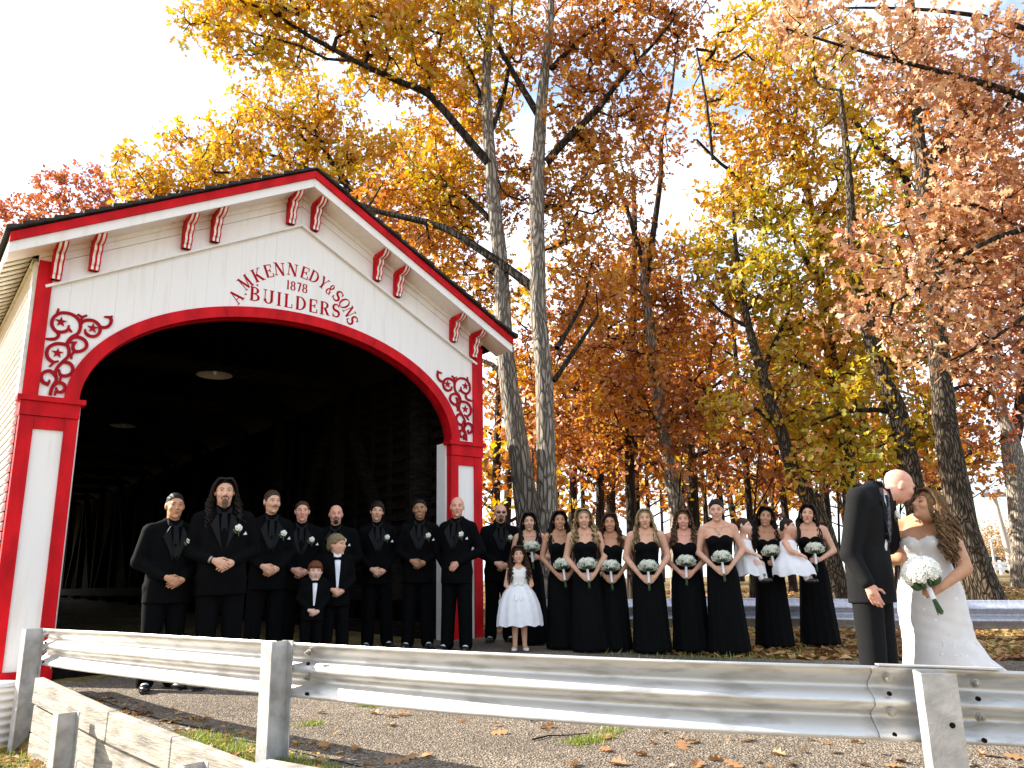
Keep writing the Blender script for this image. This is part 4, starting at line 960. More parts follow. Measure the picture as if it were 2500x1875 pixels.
# ------------------------------------------------------------------ women
BM='bridesmaids in strapless black gowns'
def woman(name,label,x,y,H,skin,hair,yaw=0,hyaw=0,hpitch=.05,hroll=0,build=1.0,arm=1.0,cap=None,hairkw=None,smile=1,pose='bouquet',hz=0,lip='lip',bq=None,col2=None,earring=0,extra=None,hx=0,neckl=0):
    k=H/1.66; b=build; s=k*1.0; zc=H-.122*s
    T=Matrix.Translation((hx,-.01*k,zc))@rotm(hyaw,hpitch,hroll).to_4x4()
    hzc=(.835+hz)*k
    xs=graded([(-.36*b*k,),(-.13*s,.013),(.13*s,.0072),(.36*b*k,.013)])
    ys=graded([(-.34*k,),(-.05,.0066),(.17*k,.0095)])
    zs=graded([(-.005,),(hzc-.13,.03),(hzc+.08,.0072),(1.12*k,.02),(zc-.20*s,.010),(zc+.135*s,.0072)])
    S=SDF(xs,ys,zs)
    rows=[(.80,.150*b,.10*b,0,.01),(.84,.155*b,.105*b,0,.01),(1.02,.115*b,.085*b,0,.005),(1.12,.122*b,.095*b,0,0),(1.20,.138*b,.105*b,0,0),(1.28,.150*b,.088*b,0,.008),(1.335,.152*b,.066,0,.014),(1.375,.105,.052,0,.018),(1.40,.060,.045,0,.02)]
    S.prof([(z*k,w_*k,d*k,xc,yc*k) for z,w_,d,xc,yc in rows],.02,2.2)
    for q in(-1,1):
        S.ell((q*.062*b*k,-.070*b*k,1.195*k),(.060*b*k,.058*b*k,.062*b*k),.03)
        S.cone((q*.05*k,.03*k,1.405*k),(q*.145*b*k,.018*k,1.358*k),.032*k,.036*k,.035)
        S.cone((q*.02*k,-.048*k,1.352*k),(q*.12*k,-.022*k,1.368*k),.010*k,.010*k,.02)
        S.cone((q*.08*k,.01,.82*k),(q*.07*k,.02,.45*k),.07*k,.05*k,.03); S.cone((q*.07*k,.02,.45*k),(q*.07*k,.03,.05),.05*k,.03*k,.01); S.cone((q*.07*k,.03,.05),(q*.07*k,-.09*k,.03),.03*k,.025*k,.01)
    SH=[Vector((q*.165*b*k,.018*k,1.335*k)) for q in(-1,1)]
    EL=[Vector((q*.232*b*k,.03*k,1.085*k)) for q in(-1,1)]
    WR=[Vector((-.080*k,-.165*k,hzc+.045*k)),Vector((.080*k,-.165*k,hzc+.045*k))]
    HD=[(.70,-.45,-.5),(-.70,-.45,-.5)]; HN=[(.35,.6,-.2),(-.35,.6,-.2)]; cu=[.42,.42]
    if pose=='carry':   # left arm (image right) holds the bouquet, right arm round the baby
        EL[0]=Vector((-.25*b*k,-.01,1.10*k)); WR[0]=Vector((-.27*k,-.24*k,1.05*k)); HD[0]=(.75,-.25,-.25); HN[0]=(.3,1,0); cu[0]=.25
        EL[1]=Vector((.25*b*k,.02,1.09*k)); WR[1]=Vector((.09*k,-.19*k,.985*k)); HD[1]=(-.8,-.3,-.1); HN[1]=(-.3,.8,0); cu[1]=.55
    if pose=='side':
        WR[0]=Vector((-.15*k,-.15*k,hzc)); WR[1]=Vector((.11*k,-.18*k,1.07*k)); HD[1]=(-.85,-.3,.05); HN[1]=(-.3,.7,0)
    for i in range(2):
        S.cone(SH[i],EL[i],.046*arm*k,.036*arm*k,.025); S.cone(EL[i],WR[i],.036*arm*k,.0225*k,.01)
        hand_prims(S,WR[i],HD[i],HN[i],(-1,1)[i],.92*k,cu[i])
    S.cone((0,.02*k,1.36*k),tuple(T@Vector((0,.02*s,-.06*s))),.046*k,.047*s,.03)
    head_prims(S,T,s,1)
    zz=float(road_z(x,y))+.016
    V,Fq=S.mesh(); body=obj('person',mesh_np('person',V,Fq,[SKIN[skin]],smooth=True)); body.location=(x,y,zz); body.rotation_euler=(0,lean.uniform(-.02,.02),facecam(x,y)+yaw+lean.uniform(-.12,.12))
    tag(body,label,'person',BM)
    # gown
    S=SDF(np.arange(-.30*b*k,.31*b*k,.0115),np.arange(-.30*k,.30*k,.0115),np.concatenate([np.arange(.012,.95*k,.022),np.arange(.955*k,1.30*k,.0095)]))
    g=[(.015,.225,.20,0,.02),(.3,.205,.175,0,.015),(.6,.182*b,.145*b,0,.01),(.84,.168*b,.122*b,0,.01),(1.02,.124*b,.095*b,0,.005),(1.12,.131*b,.105*b,0,0),(1.20,.147*b,.115*b,0,0),(1.28,.160*b,.100*b,0,.008)]
    def mod(X,Y,Z): 
        th=np.arctan2(Y,X); return .006*np.sin(th*13+np.sin(Z*3))*np.clip(1-Z/(1.0*k),0,1)
    def ztop(X,Y): return (1.222+.030*np.abs(np.sin(np.clip(X/(.125*b*k),-1,1)*PI))*(Y<0)+.012)*k
    S.prof([(z*k,w_*k,d*k,xc,yc*k) for z,w_,d,xc,yc in g],0,2.2,mod,None)
    for q in(-1,1): S.ell((q*.062*b*k,-.070*b*k,1.195*k),(.068*b*k,.066*b*k,.066*b*k),.025)
    S.cut(lambda X,Y,Z:(Z-ztop(X,Y)))
    sdf_obj('gown',S,M['gown'],body)
    if cap is not False: hair_cap(body,T,s,hair,**(cap or dict(t=.007,line=((-.12,.098),(-.088,.090),(-.072,.072),(-.058,.040),(-.04,.0),(-.012,-.03),(.02,-.06),(.1,-.09)))))
    if hairkw is not None: strands(body,T,s,hair,col2=col2,**hairkw)
    head_bits(body,T,s,'dark' if hair in('blonde','honey') else hair,lip=lip,smile=smile,lash=1,earring=earring)
    PEOPLE[name]=(body,k,T,s)
    if bq:
        m=body.matrix_basis; p=m@(Vector((0,-.232*k,hzc+.03*k)) if pose!='carry' and pose!='side' else (Vector((.045*k,-.245*k,.985*k)) if pose=='carry' else Vector((.02,-.245*k,1.07*k))))
        bouquet(bq,p,(-.18,random.uniform(-.12,.12)),len(name),body.rotation_euler.z)
    return body
woman('m1','bridesmaid with straight dark hair, half hidden behind the flower girl',.20,10.6,1.66,'fair','black',hairkw=dict(ln=.36,n=80,wave=.006,wl=.2,front=.45,seed=1),pose='side',bq='white bouquet held up just above the flower girl')
woman('m2','bridesmaid with tanned skin and long dark hair over one shoulder, next to the blonde',.577,10.10,1.655,'olive','black',hairkw=dict(ln=.40,n=90,wave=.012,front=.4,seed=2),bq='white bouquet held by the tanned dark haired bridesmaid beside the flower girl',arm=.95,yaw=.1)
woman('m3','blonde bridesmaid with side swept fringe and curled hair, third from the flower girl',.87,9.85,1.67,'fair','blonde',hairkw=dict(ln=.33,n=90,wave=.016,wl=.1,front=.4,seed=3,part=-.03,vol=1.08),col2='honey',bq='white bouquet held by the blonde with a side swept fringe',yaw=.15,arm=1.05)
woman('m4','short brunette bridesmaid with bracelet and hair swept to one side',1.155,9.95,1.62,'tan','auburn',hairkw=dict(ln=.34,n=85,wave=.014,front=.3,seed=4,part=.03),bq='white bouquet held by the short brunette with a bracelet',build=1.02,earring=1,col2='brown')
woman('m5','blonde bridesmaid with straight hair falling over both shoulders',1.577,9.75,1.67,'fair','blonde',hairkw=dict(ln=.38,n=95,wave=.008,wl=.14,front=.55,seed=5,part=.01),bq='white bouquet held low by the straight haired blonde',build=1.07,arm=1.18,smile=0,hz=-.02,col2='honey')
woman('m6','broadly smiling bridesmaid with highlighted brown curls and earrings',2.06,9.85,1.66,'pink','honey',hairkw=dict(ln=.34,n=90,wave=.017,wl=.1,front=.5,seed=6,part=.03,vol=1.06),bq='white bouquet held by the broadly smiling bridesmaid with highlights',build=1.12,arm=1.2,earring=1,col2='brown',hz=.04)
woman('m7','tallest bridesmaid with dark hair in an updo and a necklace',2.452,9.65,1.76,'fair','black',cap=dict(t=.007,top=.014,bun=1,line=((-.12,.094),(-.088,.088),(-.072,.074),(-.055,.050),(-.03,.030),(.0,.022),(.03,.0),(.06,-.05),(.1,-.085))),bq='white bouquet held by the tall bridesmaid with the updo',build=1.02,earring=1,hz=.03,hyaw=-.1)
woman('m8','dark curly haired bridesmaid carrying a baby, head tilted',3.13,10.15,1.69,'olive','dark',hairkw=dict(ln=.42,n=95,wave=.017,wl=.11,front=.3,seed=8,part=-.02,vol=1.05),pose='carry',bq='white bouquet beside the smaller baby',hroll=.16,yaw=-.1)
woman('m9','bridesmaid with long straight dark hair carrying a baby, next to the groom',3.72,10.25,1.72,'fair','dark',hairkw=dict(ln=.46,n=90,wave=.006,wl=.2,front=.35,seed=9),pose='carry',bq='white bouquet beside the baby in the wide tulle dress',hroll=.14,earring=1,smile=0)
b_=PEOPLE['m4'][0]; k_=PEOPLE['m4'][1]; obj('bracelet',MB().tube([(-.125*k_,-.122*k_,.915*k_),(-.118*k_,-.128*k_,.908*k_)],.033,12),M['eyewhite'],b_)
b_=PEOPLE['m7'][0]; k_=PEOPLE['m7'][1]
obj('necklace',MB().tube([(-.06*k_,-.02*k_,1.385*k_),(-.035*k_,-.065*k_,1.33*k_),(0,-.086*k_,1.285*k_),(.035*k_,-.065*k_,1.33*k_),(.06*k_,-.02*k_,1.385*k_)],.0025,4).ell((0,-.09*k_,1.275*k_),(.008,.005,.012)),M['bolt'],b_)
# ------------------------------------------------------------------ children in white
def small_child(name,label,loc,H,skin,hair,rz,headT,s,baby=0,hairfn=None,arms=None):
    pass
# flower girl
def flower_girl():
    x,y=.035,9.9; H=1.215; k=H/1.22; s=.86
    zc=H-.112*s; T=Matrix.Translation((0,-.01,zc))@rotm(.05,.06,-.05).to_4x4()
    S=SDF(graded([(-.24,),(-.12,.012),(.12,.006),(.24,.012)]),graded([(-.24,),(-.05,.0066),(.14,.010)]),graded([(-.005,),(.42,.011),(.50,.02),(.68,.0062),(zc-.19*s,.012),(zc+.135*s,.006)]))
    S.prof([(.5,.10,.08,0,.01),(.62,.11,.085,0,.01),(.74,.092,.075,0,.005),(.86,.105,.08,0,.005),(.95,.105,.06,0,.01),(.99,.05,.04,0,.015)],.02)
    WR=[]
    for q in(-1,1):
        S.cone((q*.06,.02,.55),(q*.052,.015,.32),.055,.040,.02); S.cone((q*.052,.015,.32),(q*.058,.02,.06),.042,.026,.01); S.cone((q*.058,.02,.05),(q*.085,-.09,.028),.026,.022,.015)
        sh=Vector((q*.112,.012,.945)); el=Vector((q*.155,.0,.76)); wr=Vector((q*.045,-.135,.625)); S.cone(sh,el,.033,.027,.02); S.cone(el,wr,.027,.018,.01); WR.append(wr)
    hand_prims(S,WR[1],(-.75,-.2,-.6),(0,1,-.1),1,.70,.35); hand_prims(S,WR[0]+Vector((0,-.018,.0)),(.75,-.3,-.6),(0,1,-.1),-1,.70,.45)
    S.cone((0,.015,.97),tuple(T@Vector((0,.018*s,-.06*s))),.034,.042*s,.025); head_prims(S,T,s,1,1)
    V,Fq=S.mesh(); b=obj('person',mesh_np('person',V,Fq,[SKIN['fair']],smooth=True)); b.location=(x,y,float(road_z(x,y))+.014); b.rotation_euler=(0,0,facecam(x,y)+.03)
    tag(b,'flower girl with long dark curls in white tulle dress and ballet flats','person')
    S=SDF(np.arange(-.2,.2,.009),np.arange(-.16,.16,.009),np.arange(.66,1.0,.009))
    S.prof([(.70,.103,.088,0,.005),(.75,.100,.086,0,.005),(.86,.114,.092,0,.004),(.93,.118,.075,0,.008),(.965,.10,.06,0,.012)],0,2.3)
    S.cut(lambda X,Y,Z:np.maximum(.02-np.sqrt((X/.9)**2+(Z-.985)**2)+.03,Z-.965-.0*X)); sdf_obj('bodice',S,M['ivory'],b)
    mb=MB();n=72
    rows=((.775,.104,0),(.74,.135,.3),(.66,.19,.7),(.54,.235,1),(.40,.262,1.15),(.29,.272,1.2)); V=[]
    for z,r,a in rows:
        for i in range(n):
            th=2*PI*i/n; w_=1+.035*a*math.sin(th*12+z*4)+.02*a*math.sin(th*7+1); V.append((r*w_*math.cos(th),.86*r*w_*math.sin(th)+.005,z+.008*a*math.sin(th*9)))
    F=[(j*n+i,(j+1)*n+i,(j+1)*n+(i+1)%n,j*n+(i+1)%n) for j in range(len(rows)-1) for i in range(n)]
    mb.add(V,F,True); obj('tulle_skirt',mb,M['tulle'],b)
    mb=MB(); mb.lathe([(.108,.735),(.109,.772)],32); V0=len(mb.V); mb.V=[(vx,vy*.86+.004,vz) for vx,vy,vz in mb.V]
    for q in(-1,1):
        mb.ell((q*.032-.01,-.102,.765),(.032,.010,.018),Matrix.Rotation(q*.25,3,'Y'),8,5); mb.prism([(-.010+q*.004,.755),(-.010+q*.024,.752),(-.010+q*.045,.59),(-.010+q*.018,.585)],lambda v:(v[0],-.105-(.755-v[1])*.55,v[1]),lambda v:(v[0],-.100-(.755-v[1])*.55,v[1]))
    obj('satin_sash',mb,M['ivory'],b)
    m=MB()
    for q in(-1,1):
        m.ell((q*.068,-.055,.022),(.030,.075,.022),Matrix.Rotation(q*.3,3,'Z'),12,6)
    obj('ballet_flats',m,M['shoewht'],b)
    hair_cap(b,T,s,'auburn',t=.008,line=((-.12,.066),(-.085,.058),(-.065,.045),(-.05,.0),(-.03,-.04),(.0,-.08),(.1,-.1)))
    strands(b,T,s,'auburn',ln=.40,n=60,wave=.022,wl=.10,front=.45,seed=21,vol=1.05,col2='brown')
    head_bits(b,T,s,'brown',lip='lipm',smile=0,lash=0)
flower_girl()
def baby(label,loc,rz,hair,big,skin):
    """sitting sideways on a hip: local frame at the seat, face along -y"""
    s=.70; T=Matrix.Translation((0,-.02,.345))@rotm(.05,.05,.06).to_4x4()
    S=SDF(graded([(-.20,),(.20,.0072)]),graded([(-.30,),(.17,.0075)]),graded([(-.26,),(.47,.0072)]))
    S.prof([(.0,.095,.08,0,0),(.10,.09,.075,0,0),(.19,.085,.065,0,.0),(.225,.04,.04,0,.0)],.02)
    S.cone((0,0,.20),tuple(T@Vector((0,.01,-.06*s))),.034,.045*s,.025); head_prims(S,T,s,1,1); S.ell(tuple(T@Vector((.0,-.045*s,-.045*s))),(.062*s,.05*s,.045*s),.02)
    arms=[((-.082,0,.185),(-.125,-.055,.10),(-.105,-.15,.055)),((.082,0,.185),(.13,-.03,.09),(.12,-.07,-.02))]
    for i,(a,b_,c) in enumerate(arms):
        S.cone(a,b_,.030,.028,.02); S.cone(b_,c,.028,.019,.01); d=Vector(c)-Vector(b_); hand_prims(S,c,d,(0.3 if i==0 else -.3,.8,-.3),(-1,1)[i],.50,.5)
    for q in(-1,1):
        S.cone((q*.05,-.02,.02),(q*.06,-.14,-.04),.045,.036,.02); S.cone((q*.06,-.14,-.04),(q*.055,-.17,-.18),.035,.024,.01); S.cone((q*.055,-.17,-.18),(q*.055,-.21,-.195),.022,.018,.01)
    V,Fq=S.mesh(); b=obj('person',mesh_np('person',V,Fq,[SKIN[skin]],smooth=True)); b.location=loc; b.rotation_euler=(0,0,rz); tag(b,label,'person',None,None)
    m=MB()
    n=56; V=[]; rows=((.215,.052,.045,0),(.195,.094,.072,0),(.10,.100,.086,0),(.06,.115,.11,.3),(.0,.165*big,.165*big,.8),(-.07,.20*big,.20*big,1),(-.14,.205*big,.21*big,1.2))
    for z,rx,ry,a in rows:
        for i in range(n):
            th=2*PI*i/n; w_=1+.04*a*math.sin(th*10+z*9); V.append((rx*w_*math.cos(th),ry*w_*math.sin(th)-.03*a,z+.01*a*math.sin(th*6)-.0*a))
    F=[(j*n+i,(j+1)*n+i,(j+1)*n+(i+1)%n,j*n+(i+1)%n) for j in range(len(rows)-1) for i in range(n)]
    m.add(V,F,True); obj('white_dress',m,M['tulle'],b)
    m=MB(); 
    for q in(-1,1): m.tube([(q*.06,-.14,-.045),(q*.055,-.17,-.18)],[.038,.027],10)
    obj('white_tights',m,M['shoewht'],b)
    m=MB()
    for q in(-1,1): m.ell((q*.055,-.20,-.195),(.026,.05,.024),None,10,6)
    obj('black_shoes',m,M['shoeblk'],b)
    hair_cap(b,T,s,hair,t=.004,line=((-.12,.075),(-.085,.068),(-.06,.05),(-.04,.02),(-.02,.0),(.02,-.02),(.1,-.07)))
    head_bits(b,T,s,hair,smile=0); b.scale=(1.2,1.2,1.2)
    return b
baby('baby in white dress on the arm of the curly haired bridesmaid, looking sideways',(2.77,9.86,.985),.95,'brown',.75,'pale')
baby('baby in wide white tulle dress on the arm of the straight haired bridesmaid',(3.32,9.9,.97),.95,'dark',1.0,'fair')
# ------------------------------------------------------------------ the couple
def to_local(base,rz): return (Matrix.Translation(base)@Matrix.Rotation(rz,4,'Z')).inverted()
def KQ(x,y,z): return Vector((x*.871,y*.871,CZ+(z-CZ)*.871))
def groom():
    base=Vector((2.605,6.02,-.162)); rz=.80; W=to_local(base,rz); k=1.84/1.78; s=k*1.03
    Hc=W@KQ(3.385,7.02,1.548); T=Matrix.Translation(Hc)@rotm(.72,.34,.0).to_4x4()
    fine=.0055
    S=SDF(graded([(-.40,),(-.16,.010),(.16,fine),(.34,.012)]),graded([(-.52,),(-.06,fine),(.2,.010)]),graded([(.52,),(.86,fine),(1.32,.025),(1.87,fine)]))
    SH=[Vector((-.19*k,-.05,1.455*k)),Vector((.19*k,-.09,1.445*k))]
    ELw=W@KQ(2.765,6.74,.965); WRw=W@KQ(2.845,6.64,.722)
    EL=[ELw,W@KQ(3.33,7.20,1.02)]; WR=[WRw,W@KQ(3.52,7.24,.92)]
    S.prof([(.86*k,.13*k,.09*k,0,.01),(1.32*k,.15*k,.10*k,0,.0),(1.45*k,.12*k,.07*k,0,.0)],.02)
    for i in(0,1): S.cone(SH[i],EL[i],.05*k,.042*k,.02); S.cone(EL[i],WR[i],.042*k,.028*k,.008)
    d=(W.to_3x3()@Vector((.10,-.02,-.30))).normalized(); pn=W.to_3x3()@Vector((.55,.8,0))
    hand_prims(S,WR[0],d,pn,-1,1.06*k,.30,.0180,.0085)
    hand_prims(S,WR[1],(-.5,-.6,-.1),(0,.2,-1),1,1.0*k,.3)
    S.cone((0,-.10*k,1.47*k),tuple(T@Vector((0,.02*s,-.055*s))),.062*k,.057*s,.03)
    head_prims(S,T,s)
    V,Fq=S.mesh(); b=obj('person',mesh_np('person',V,Fq,[SKIN['pink']],smooth=True)); b.location=base; b.rotation_euler=(0,0,rz); tag(b,'bald bearded groom in charcoal suit and striped tie bending to kiss the bride','person')
    S=SDF(np.arange(-.42,.42,.011),np.arange(-.34,.30,.011),np.arange(.70,1.66,.012))
    S.prof([(.74*k,.20*k,.145*k,0,.01),(.95*k,.195*k,.14*k,0,.005),(1.12*k,.182*k,.128*k,0,.0),(1.28*k,.20*k,.135*k,0,-.03),(1.40*k,.195*k,.122*k,0,-.065),(1.46*k,.155*k,.10*k,0,-.08),(1.53*k,.085*k,.075*k,0,-.10)],.01,2.4)
    for i in(0,1):
        S.cone(SH[i],EL[i],.078*k,.066*k,.035); S.cone(EL[i],WR[i]+(EL[i]-WR[i])*.10,.064*k,.050*k,.015); S.cone(SH[i],(0,-.09*k,1.535*k),.065*k,.060*k,.03)
    S.cone((0,-.09,1.49*k),(0,-.125,1.575*k),.078*k,.066*k,.02)
    # wedge of the open front
    S.cut(lambda X,Y,Z:np.minimum(np.minimum(.055*np.clip((Z-1.14*k)/(.40*k),0,1.3)-np.abs(X),Z-1.14*k),-.11-Y))
    sdf_obj('jacket',S,M['char'],b)
    S=SDF(np.arange(-.13,.13,.009),np.arange(-.30,.1,.009),np.arange(1.05,1.68,.009))
    S.prof([(1.08,.07,.125,0,0),(1.3,.075,.128,0,-.035),(1.44,.07,.110,0,-.075),(1.54,.062,.08,0,-.10)],0,2.2)
    S.cone((0,-.105,1.50),tuple(T@Vector((0,.016*s,-.095*s))),.066,.060,.015); S.cut(lambda X,Y,Z:Z+.95*Y-1.495+.25*np.abs(X))
    sdf_obj('shirt',S,M['shirt'],b)
    m=MB(); m.prism([(-.022,1.50),(.022,1.50),(.016,1.455),(.042,1.22),(0,1.16),(-.042,1.22),(-.016,1.455)][::-1],lambda v:(v[0],-.196 if v[1]>1.3 else -.170,v[1]+.03),lambda v:(v[0],-.12,v[1]+.03)); obj('striped_tie',m,M['stripe'],b)
    m=MB()
    for q in(-1,1): m.prism([(q*.068,1.54),(q*.120,1.44),(q*.095,1.37),(q*.028,1.17),(q*.04,1.3)],lambda v:(v[0],-.176 if v[1]<1.42 else -.190,v[1]+.04),lambda v:(v[0],-.11,v[1]+.04))
    obj('lapel',m,M['satin'],b)
    S=SDF(np.arange(-.27,.27,.014),np.arange(-.2,.22,.014),np.arange(.02,1.0,.02))
    for q in(-1,1): S.cone((q*.088,.01,.92),(q*.10,.015,.48),.112,.095,.02); S.cone((q*.10,.015,.48),(q*.115,.02,.08),.095,.088,.01)
    sdf_obj('trousers',S,M['char'],b); shoes(b,[(-.12,.02),(.12,.02)],False)
    boutonniere(b,(.125,-.185,1.39),3,False)
    head_bits(b,T,s,'stubble',closed=1,beard=('g','stubble'))
    m=MB(); R3=T.to_3x3()
    m.ell(T@Vector((0,-.058*s,-.092*s)),(.046*s,.040*s,.026*s),R3,12,8)
    obj('beard',m,HAIR['stubble'],b)
    m=MB(); c=Vector((-.060,-.10,1.60))
    m.ell(c,(.008,.022,.034),Matrix.Rotation(.4,3,'X'),8,5); obj('neck_tattoo',m,M['ink'],b)
M['stripe']=mat('striped_tie_silk',(.10,.10,.14),.5,scale=38,stretch=(1,0,1),col2=(.015,.015,.02),detail=0,lo=.48,hi=.52); M['ink']=mat('tattoo_ink',(.16,.09,.075),.6)
groom()
def lace_mat():
    m=mat('ivory_lace',(.74,.69,.645),.6,var=.05,scale=9,bump=.15,bscale=120)
    t=m.node_tree; n=t.nodes.new; l=t.links.new; b=t.nodes['Principled BSDF']; c=n('ShaderNodeTexCoord'); v=n('ShaderNodeTexVoronoi'); v.inputs['Scale'].default_value=16; l(c.outputs['Object'],v.inputs[0])
    mr=n('ShaderNodeMapRange'); mr.inputs[1].default_value=.1; mr.inputs[2].default_value=.22; mr.inputs[3].default_value=1; mr.inputs[4].default_value=0; l(v.outputs['Distance'],mr.inputs[0])
    src=b.inputs['Base Color'].links[0].from_socket; mx=n('ShaderNodeMix'); mx.data_type='RGBA'; mx.inputs['B'].default_value=(.86,.83,.79,1); l(mr.outputs[0],mx.inputs['Factor']); l(src,mx.inputs['A']); l(mx.outputs['Result'],b.inputs['Base Color']); return m
M['lace']=lace_mat()
def bride():
    base=Vector((3.11,6.2,-.163)); rz=-.62; W=to_local(base,rz); s=1.0; r3=W.to_3x3()
    Hc=W@KQ(3.580,6.97,1.362); T=Matrix.Translation(Hc)@rotm(-.80,-.42,-.05).to_4x4(); k=1.0
    S=SDF(graded([(-.36,),(-.2,.010),(.2,.0058),(.40,.009)]),graded([(-.48,),(.2,.0058)]),graded([(.58,),(.80,.0056),(1.05,.02),(1.64,.0058)]))
    rows=[(.82,.15,.11,0,.01),(1.02,.135,.105,0,.005),(1.12,.145,.115,0,0),(1.20,.155,.12,0,0),(1.27,.165,.10,.01,.008),(1.325,.16,.072,.015,.014),(1.365,.11,.056,.02,.018),(1.39,.06,.05,.025,.02)]
    S.prof(rows,.02,2.2)
    for q in(-1,1):
        S.ell((q*.070,-.082,1.185),(.076,.072,.075),.03); S.cone((q*.06+.02,.03,1.385),(q*.15+.015,.018,1.335),.034,.042,.035)
    SH=[Vector((-.17,.015,1.315)),Vector((.185,.018,1.305))]
    EL=[W@KQ(3.36,7.14,.93),W@KQ(3.735,6.80,.835)]; WR=[W@KQ(3.15,7.26,.90),W@KQ(3.432,6.665,.685)]
    for i in(0,1): S.cone(SH[i],EL[i],.058,.047,.03); S.cone(EL[i],WR[i],.047,.027,.01)
    hand_prims(S,WR[1],r3@Vector((-.8,-.05,-.25)),r3@Vector((-.4,.8,-.2)),1,.95,.5); hand_prims(S,WR[0],(-.6,-.5,.3),(0,0,-1),-1,.9,.3)
    S.cone((.02,.02,1.36),tuple(T@Vector((0,.022,-.06))),.052,.05,.03); head_prims(S,T,s,1)
    V,Fq=S.mesh(); b=obj('person',mesh_np('person',V,Fq,[SKIN['tan']],smooth=True)); b.location=base; b.rotation_euler=(0,0,rz); tag(b,'bride in white lace mermaid gown with long brown curls, face raised to the kiss','person')
    S=SDF(np.arange(-.42,.88,.0115),np.arange(-.45,.6,.0115),np.concatenate([np.arange(.004,.9,.016),np.arange(.905,1.30,.009)]))
    g=[(.005,.54,.40,.27,.16),(.06,.50,.375,.225,.13),(.14,.44,.345,.165,.095),(.24,.365,.295,.10,.055),(.36,.288,.235,.045,.025),(.50,.245,.195,.012,.012),(.68,.238,.178,0,.01),(.84,.228,.162,0,.01),(.94,.198,.145,0,.005),(1.03,.172,.125,0,.005),(1.12,.170,.132,0,0),(1.20,.174,.136,.0,0),(1.28,.185,.118,.008,.008)]
    def mod(X,Y,Z):
        th=np.arctan2(Y,X); return .018*np.sin(th*9+.6)*np.clip((.42-Z)/.42,0,1)+.002*np.sin(Z*70+X*25)*np.clip(1-np.abs(Z-.62)/.25,0,1)
    S.prof(g,0,2.15,mod)
    for q in(-1,1): S.ell((q*.070,-.082,1.185),(.084,.080,.078),.03)
    S.cut(lambda X,Y,Z:Z-(1.205+.035*np.abs(np.sin(np.clip(X/.14,-1,1)*PI))*(Y<0)+.006*np.sin(X*150)))
    sdf_obj('lace_gown',S,M['lace'],b)
    # applied lace flowers
    r=random.Random(4); mb=MB()
    for i in range(64):
        z=r.choice([r.uniform(.05,.45),r.uniform(.2,.62),r.uniform(.8,1.2)]); a=r.uniform(-PI*.95,0)
        A=np.array(g); w_=np.interp(z,A[:,0],A[:,1])+.002;d=np.interp(z,A[:,0],A[:,2])+.002;xc=np.interp(z,A[:,0],A[:,3]);yc=np.interp(z,A[:,0],A[:,4])
        nn=Vector((math.cos(a)/w_,math.sin(a)/d,0)).normalized(); p=Vector((xc+w_*math.cos(a),yc+d*math.sin(a),z)); x=Vector((-nn.y,nn.x,0))
        for q in range(5):
            t=q*1.2566+r.random()*.4; o=x*math.cos(t)+Vector((0,0,1))*math.sin(t); f=r.uniform(.005,.0095); rot=Matrix((x*math.sin(t)-Vector((0,0,1))*math.cos(t),nn,o)).transposed()
            mb.ell(p+o*f,(f*.6,.004,f),rot,6,4)
    tag(obj('lace_applique',mb,M['petal'],b),kind='stuff')
    hair_cap(b,T,s,'chestnut',t=.010,line=((-.12,.070),(-.085,.062),(-.065,.045),(-.05,.0),(-.03,-.035),(.0,-.08),(.1,-.1)))
    strands(b,T,s,'chestnut',ln=.38,n=120,wave=.020,wl=.11,front=.0,seed=31,vol=1.04,col2='honey',sweep=.025)
    # curls gathered over the shoulder
    rr=random.Random(9); mb=MB(); cw=W@KQ(3.80,6.97,1.20)
    for i in range(34):
        a=rr.uniform(0,6.28); q=Vector((math.cos(a)*.05*rr.random(),math.sin(a)*.05*rr.random(),0)); P=[]; ph=rr.uniform(0,6.28); top=T@Vector((rr.uniform(-.03,.07),.085,rr.uniform(-.03,.07)))
        for t in np.linspace(0,1,14):
            c=top*(1-t)**2+(cw+q+Vector((0,0,.08)))*2*t*(1-t)+(cw+q*1.5+Vector((0,-.03,-.22-.08*(i%4)/4)))*t*t
            P.append(c+Vector((math.cos(ph+t*14)*.020*min(1,t*3),math.sin(ph+t*14)*.020*min(1,t*3),0)))
        mb.m=i%3==0; mb.tube(P,[.012]*11+[.009,.006,.002],5,False)
    obj('curls',mb,[HAIR['chestnut'],HAIR['honey']],b)
    m=MB()
    for q in np.linspace(-1,1,15): m.ell(T@Vector((.086*math.sin(q*1.5),.045-.01*abs(q),.035+.092*math.cos(q*1.5))),(.008,.008,.008),None,6,4)
    obj('headpiece',m,M['eyewhite'],b)
    head_bits(b,T,s,'brown',lip='lip',closed=1,lash=1,earring=1)
bride()
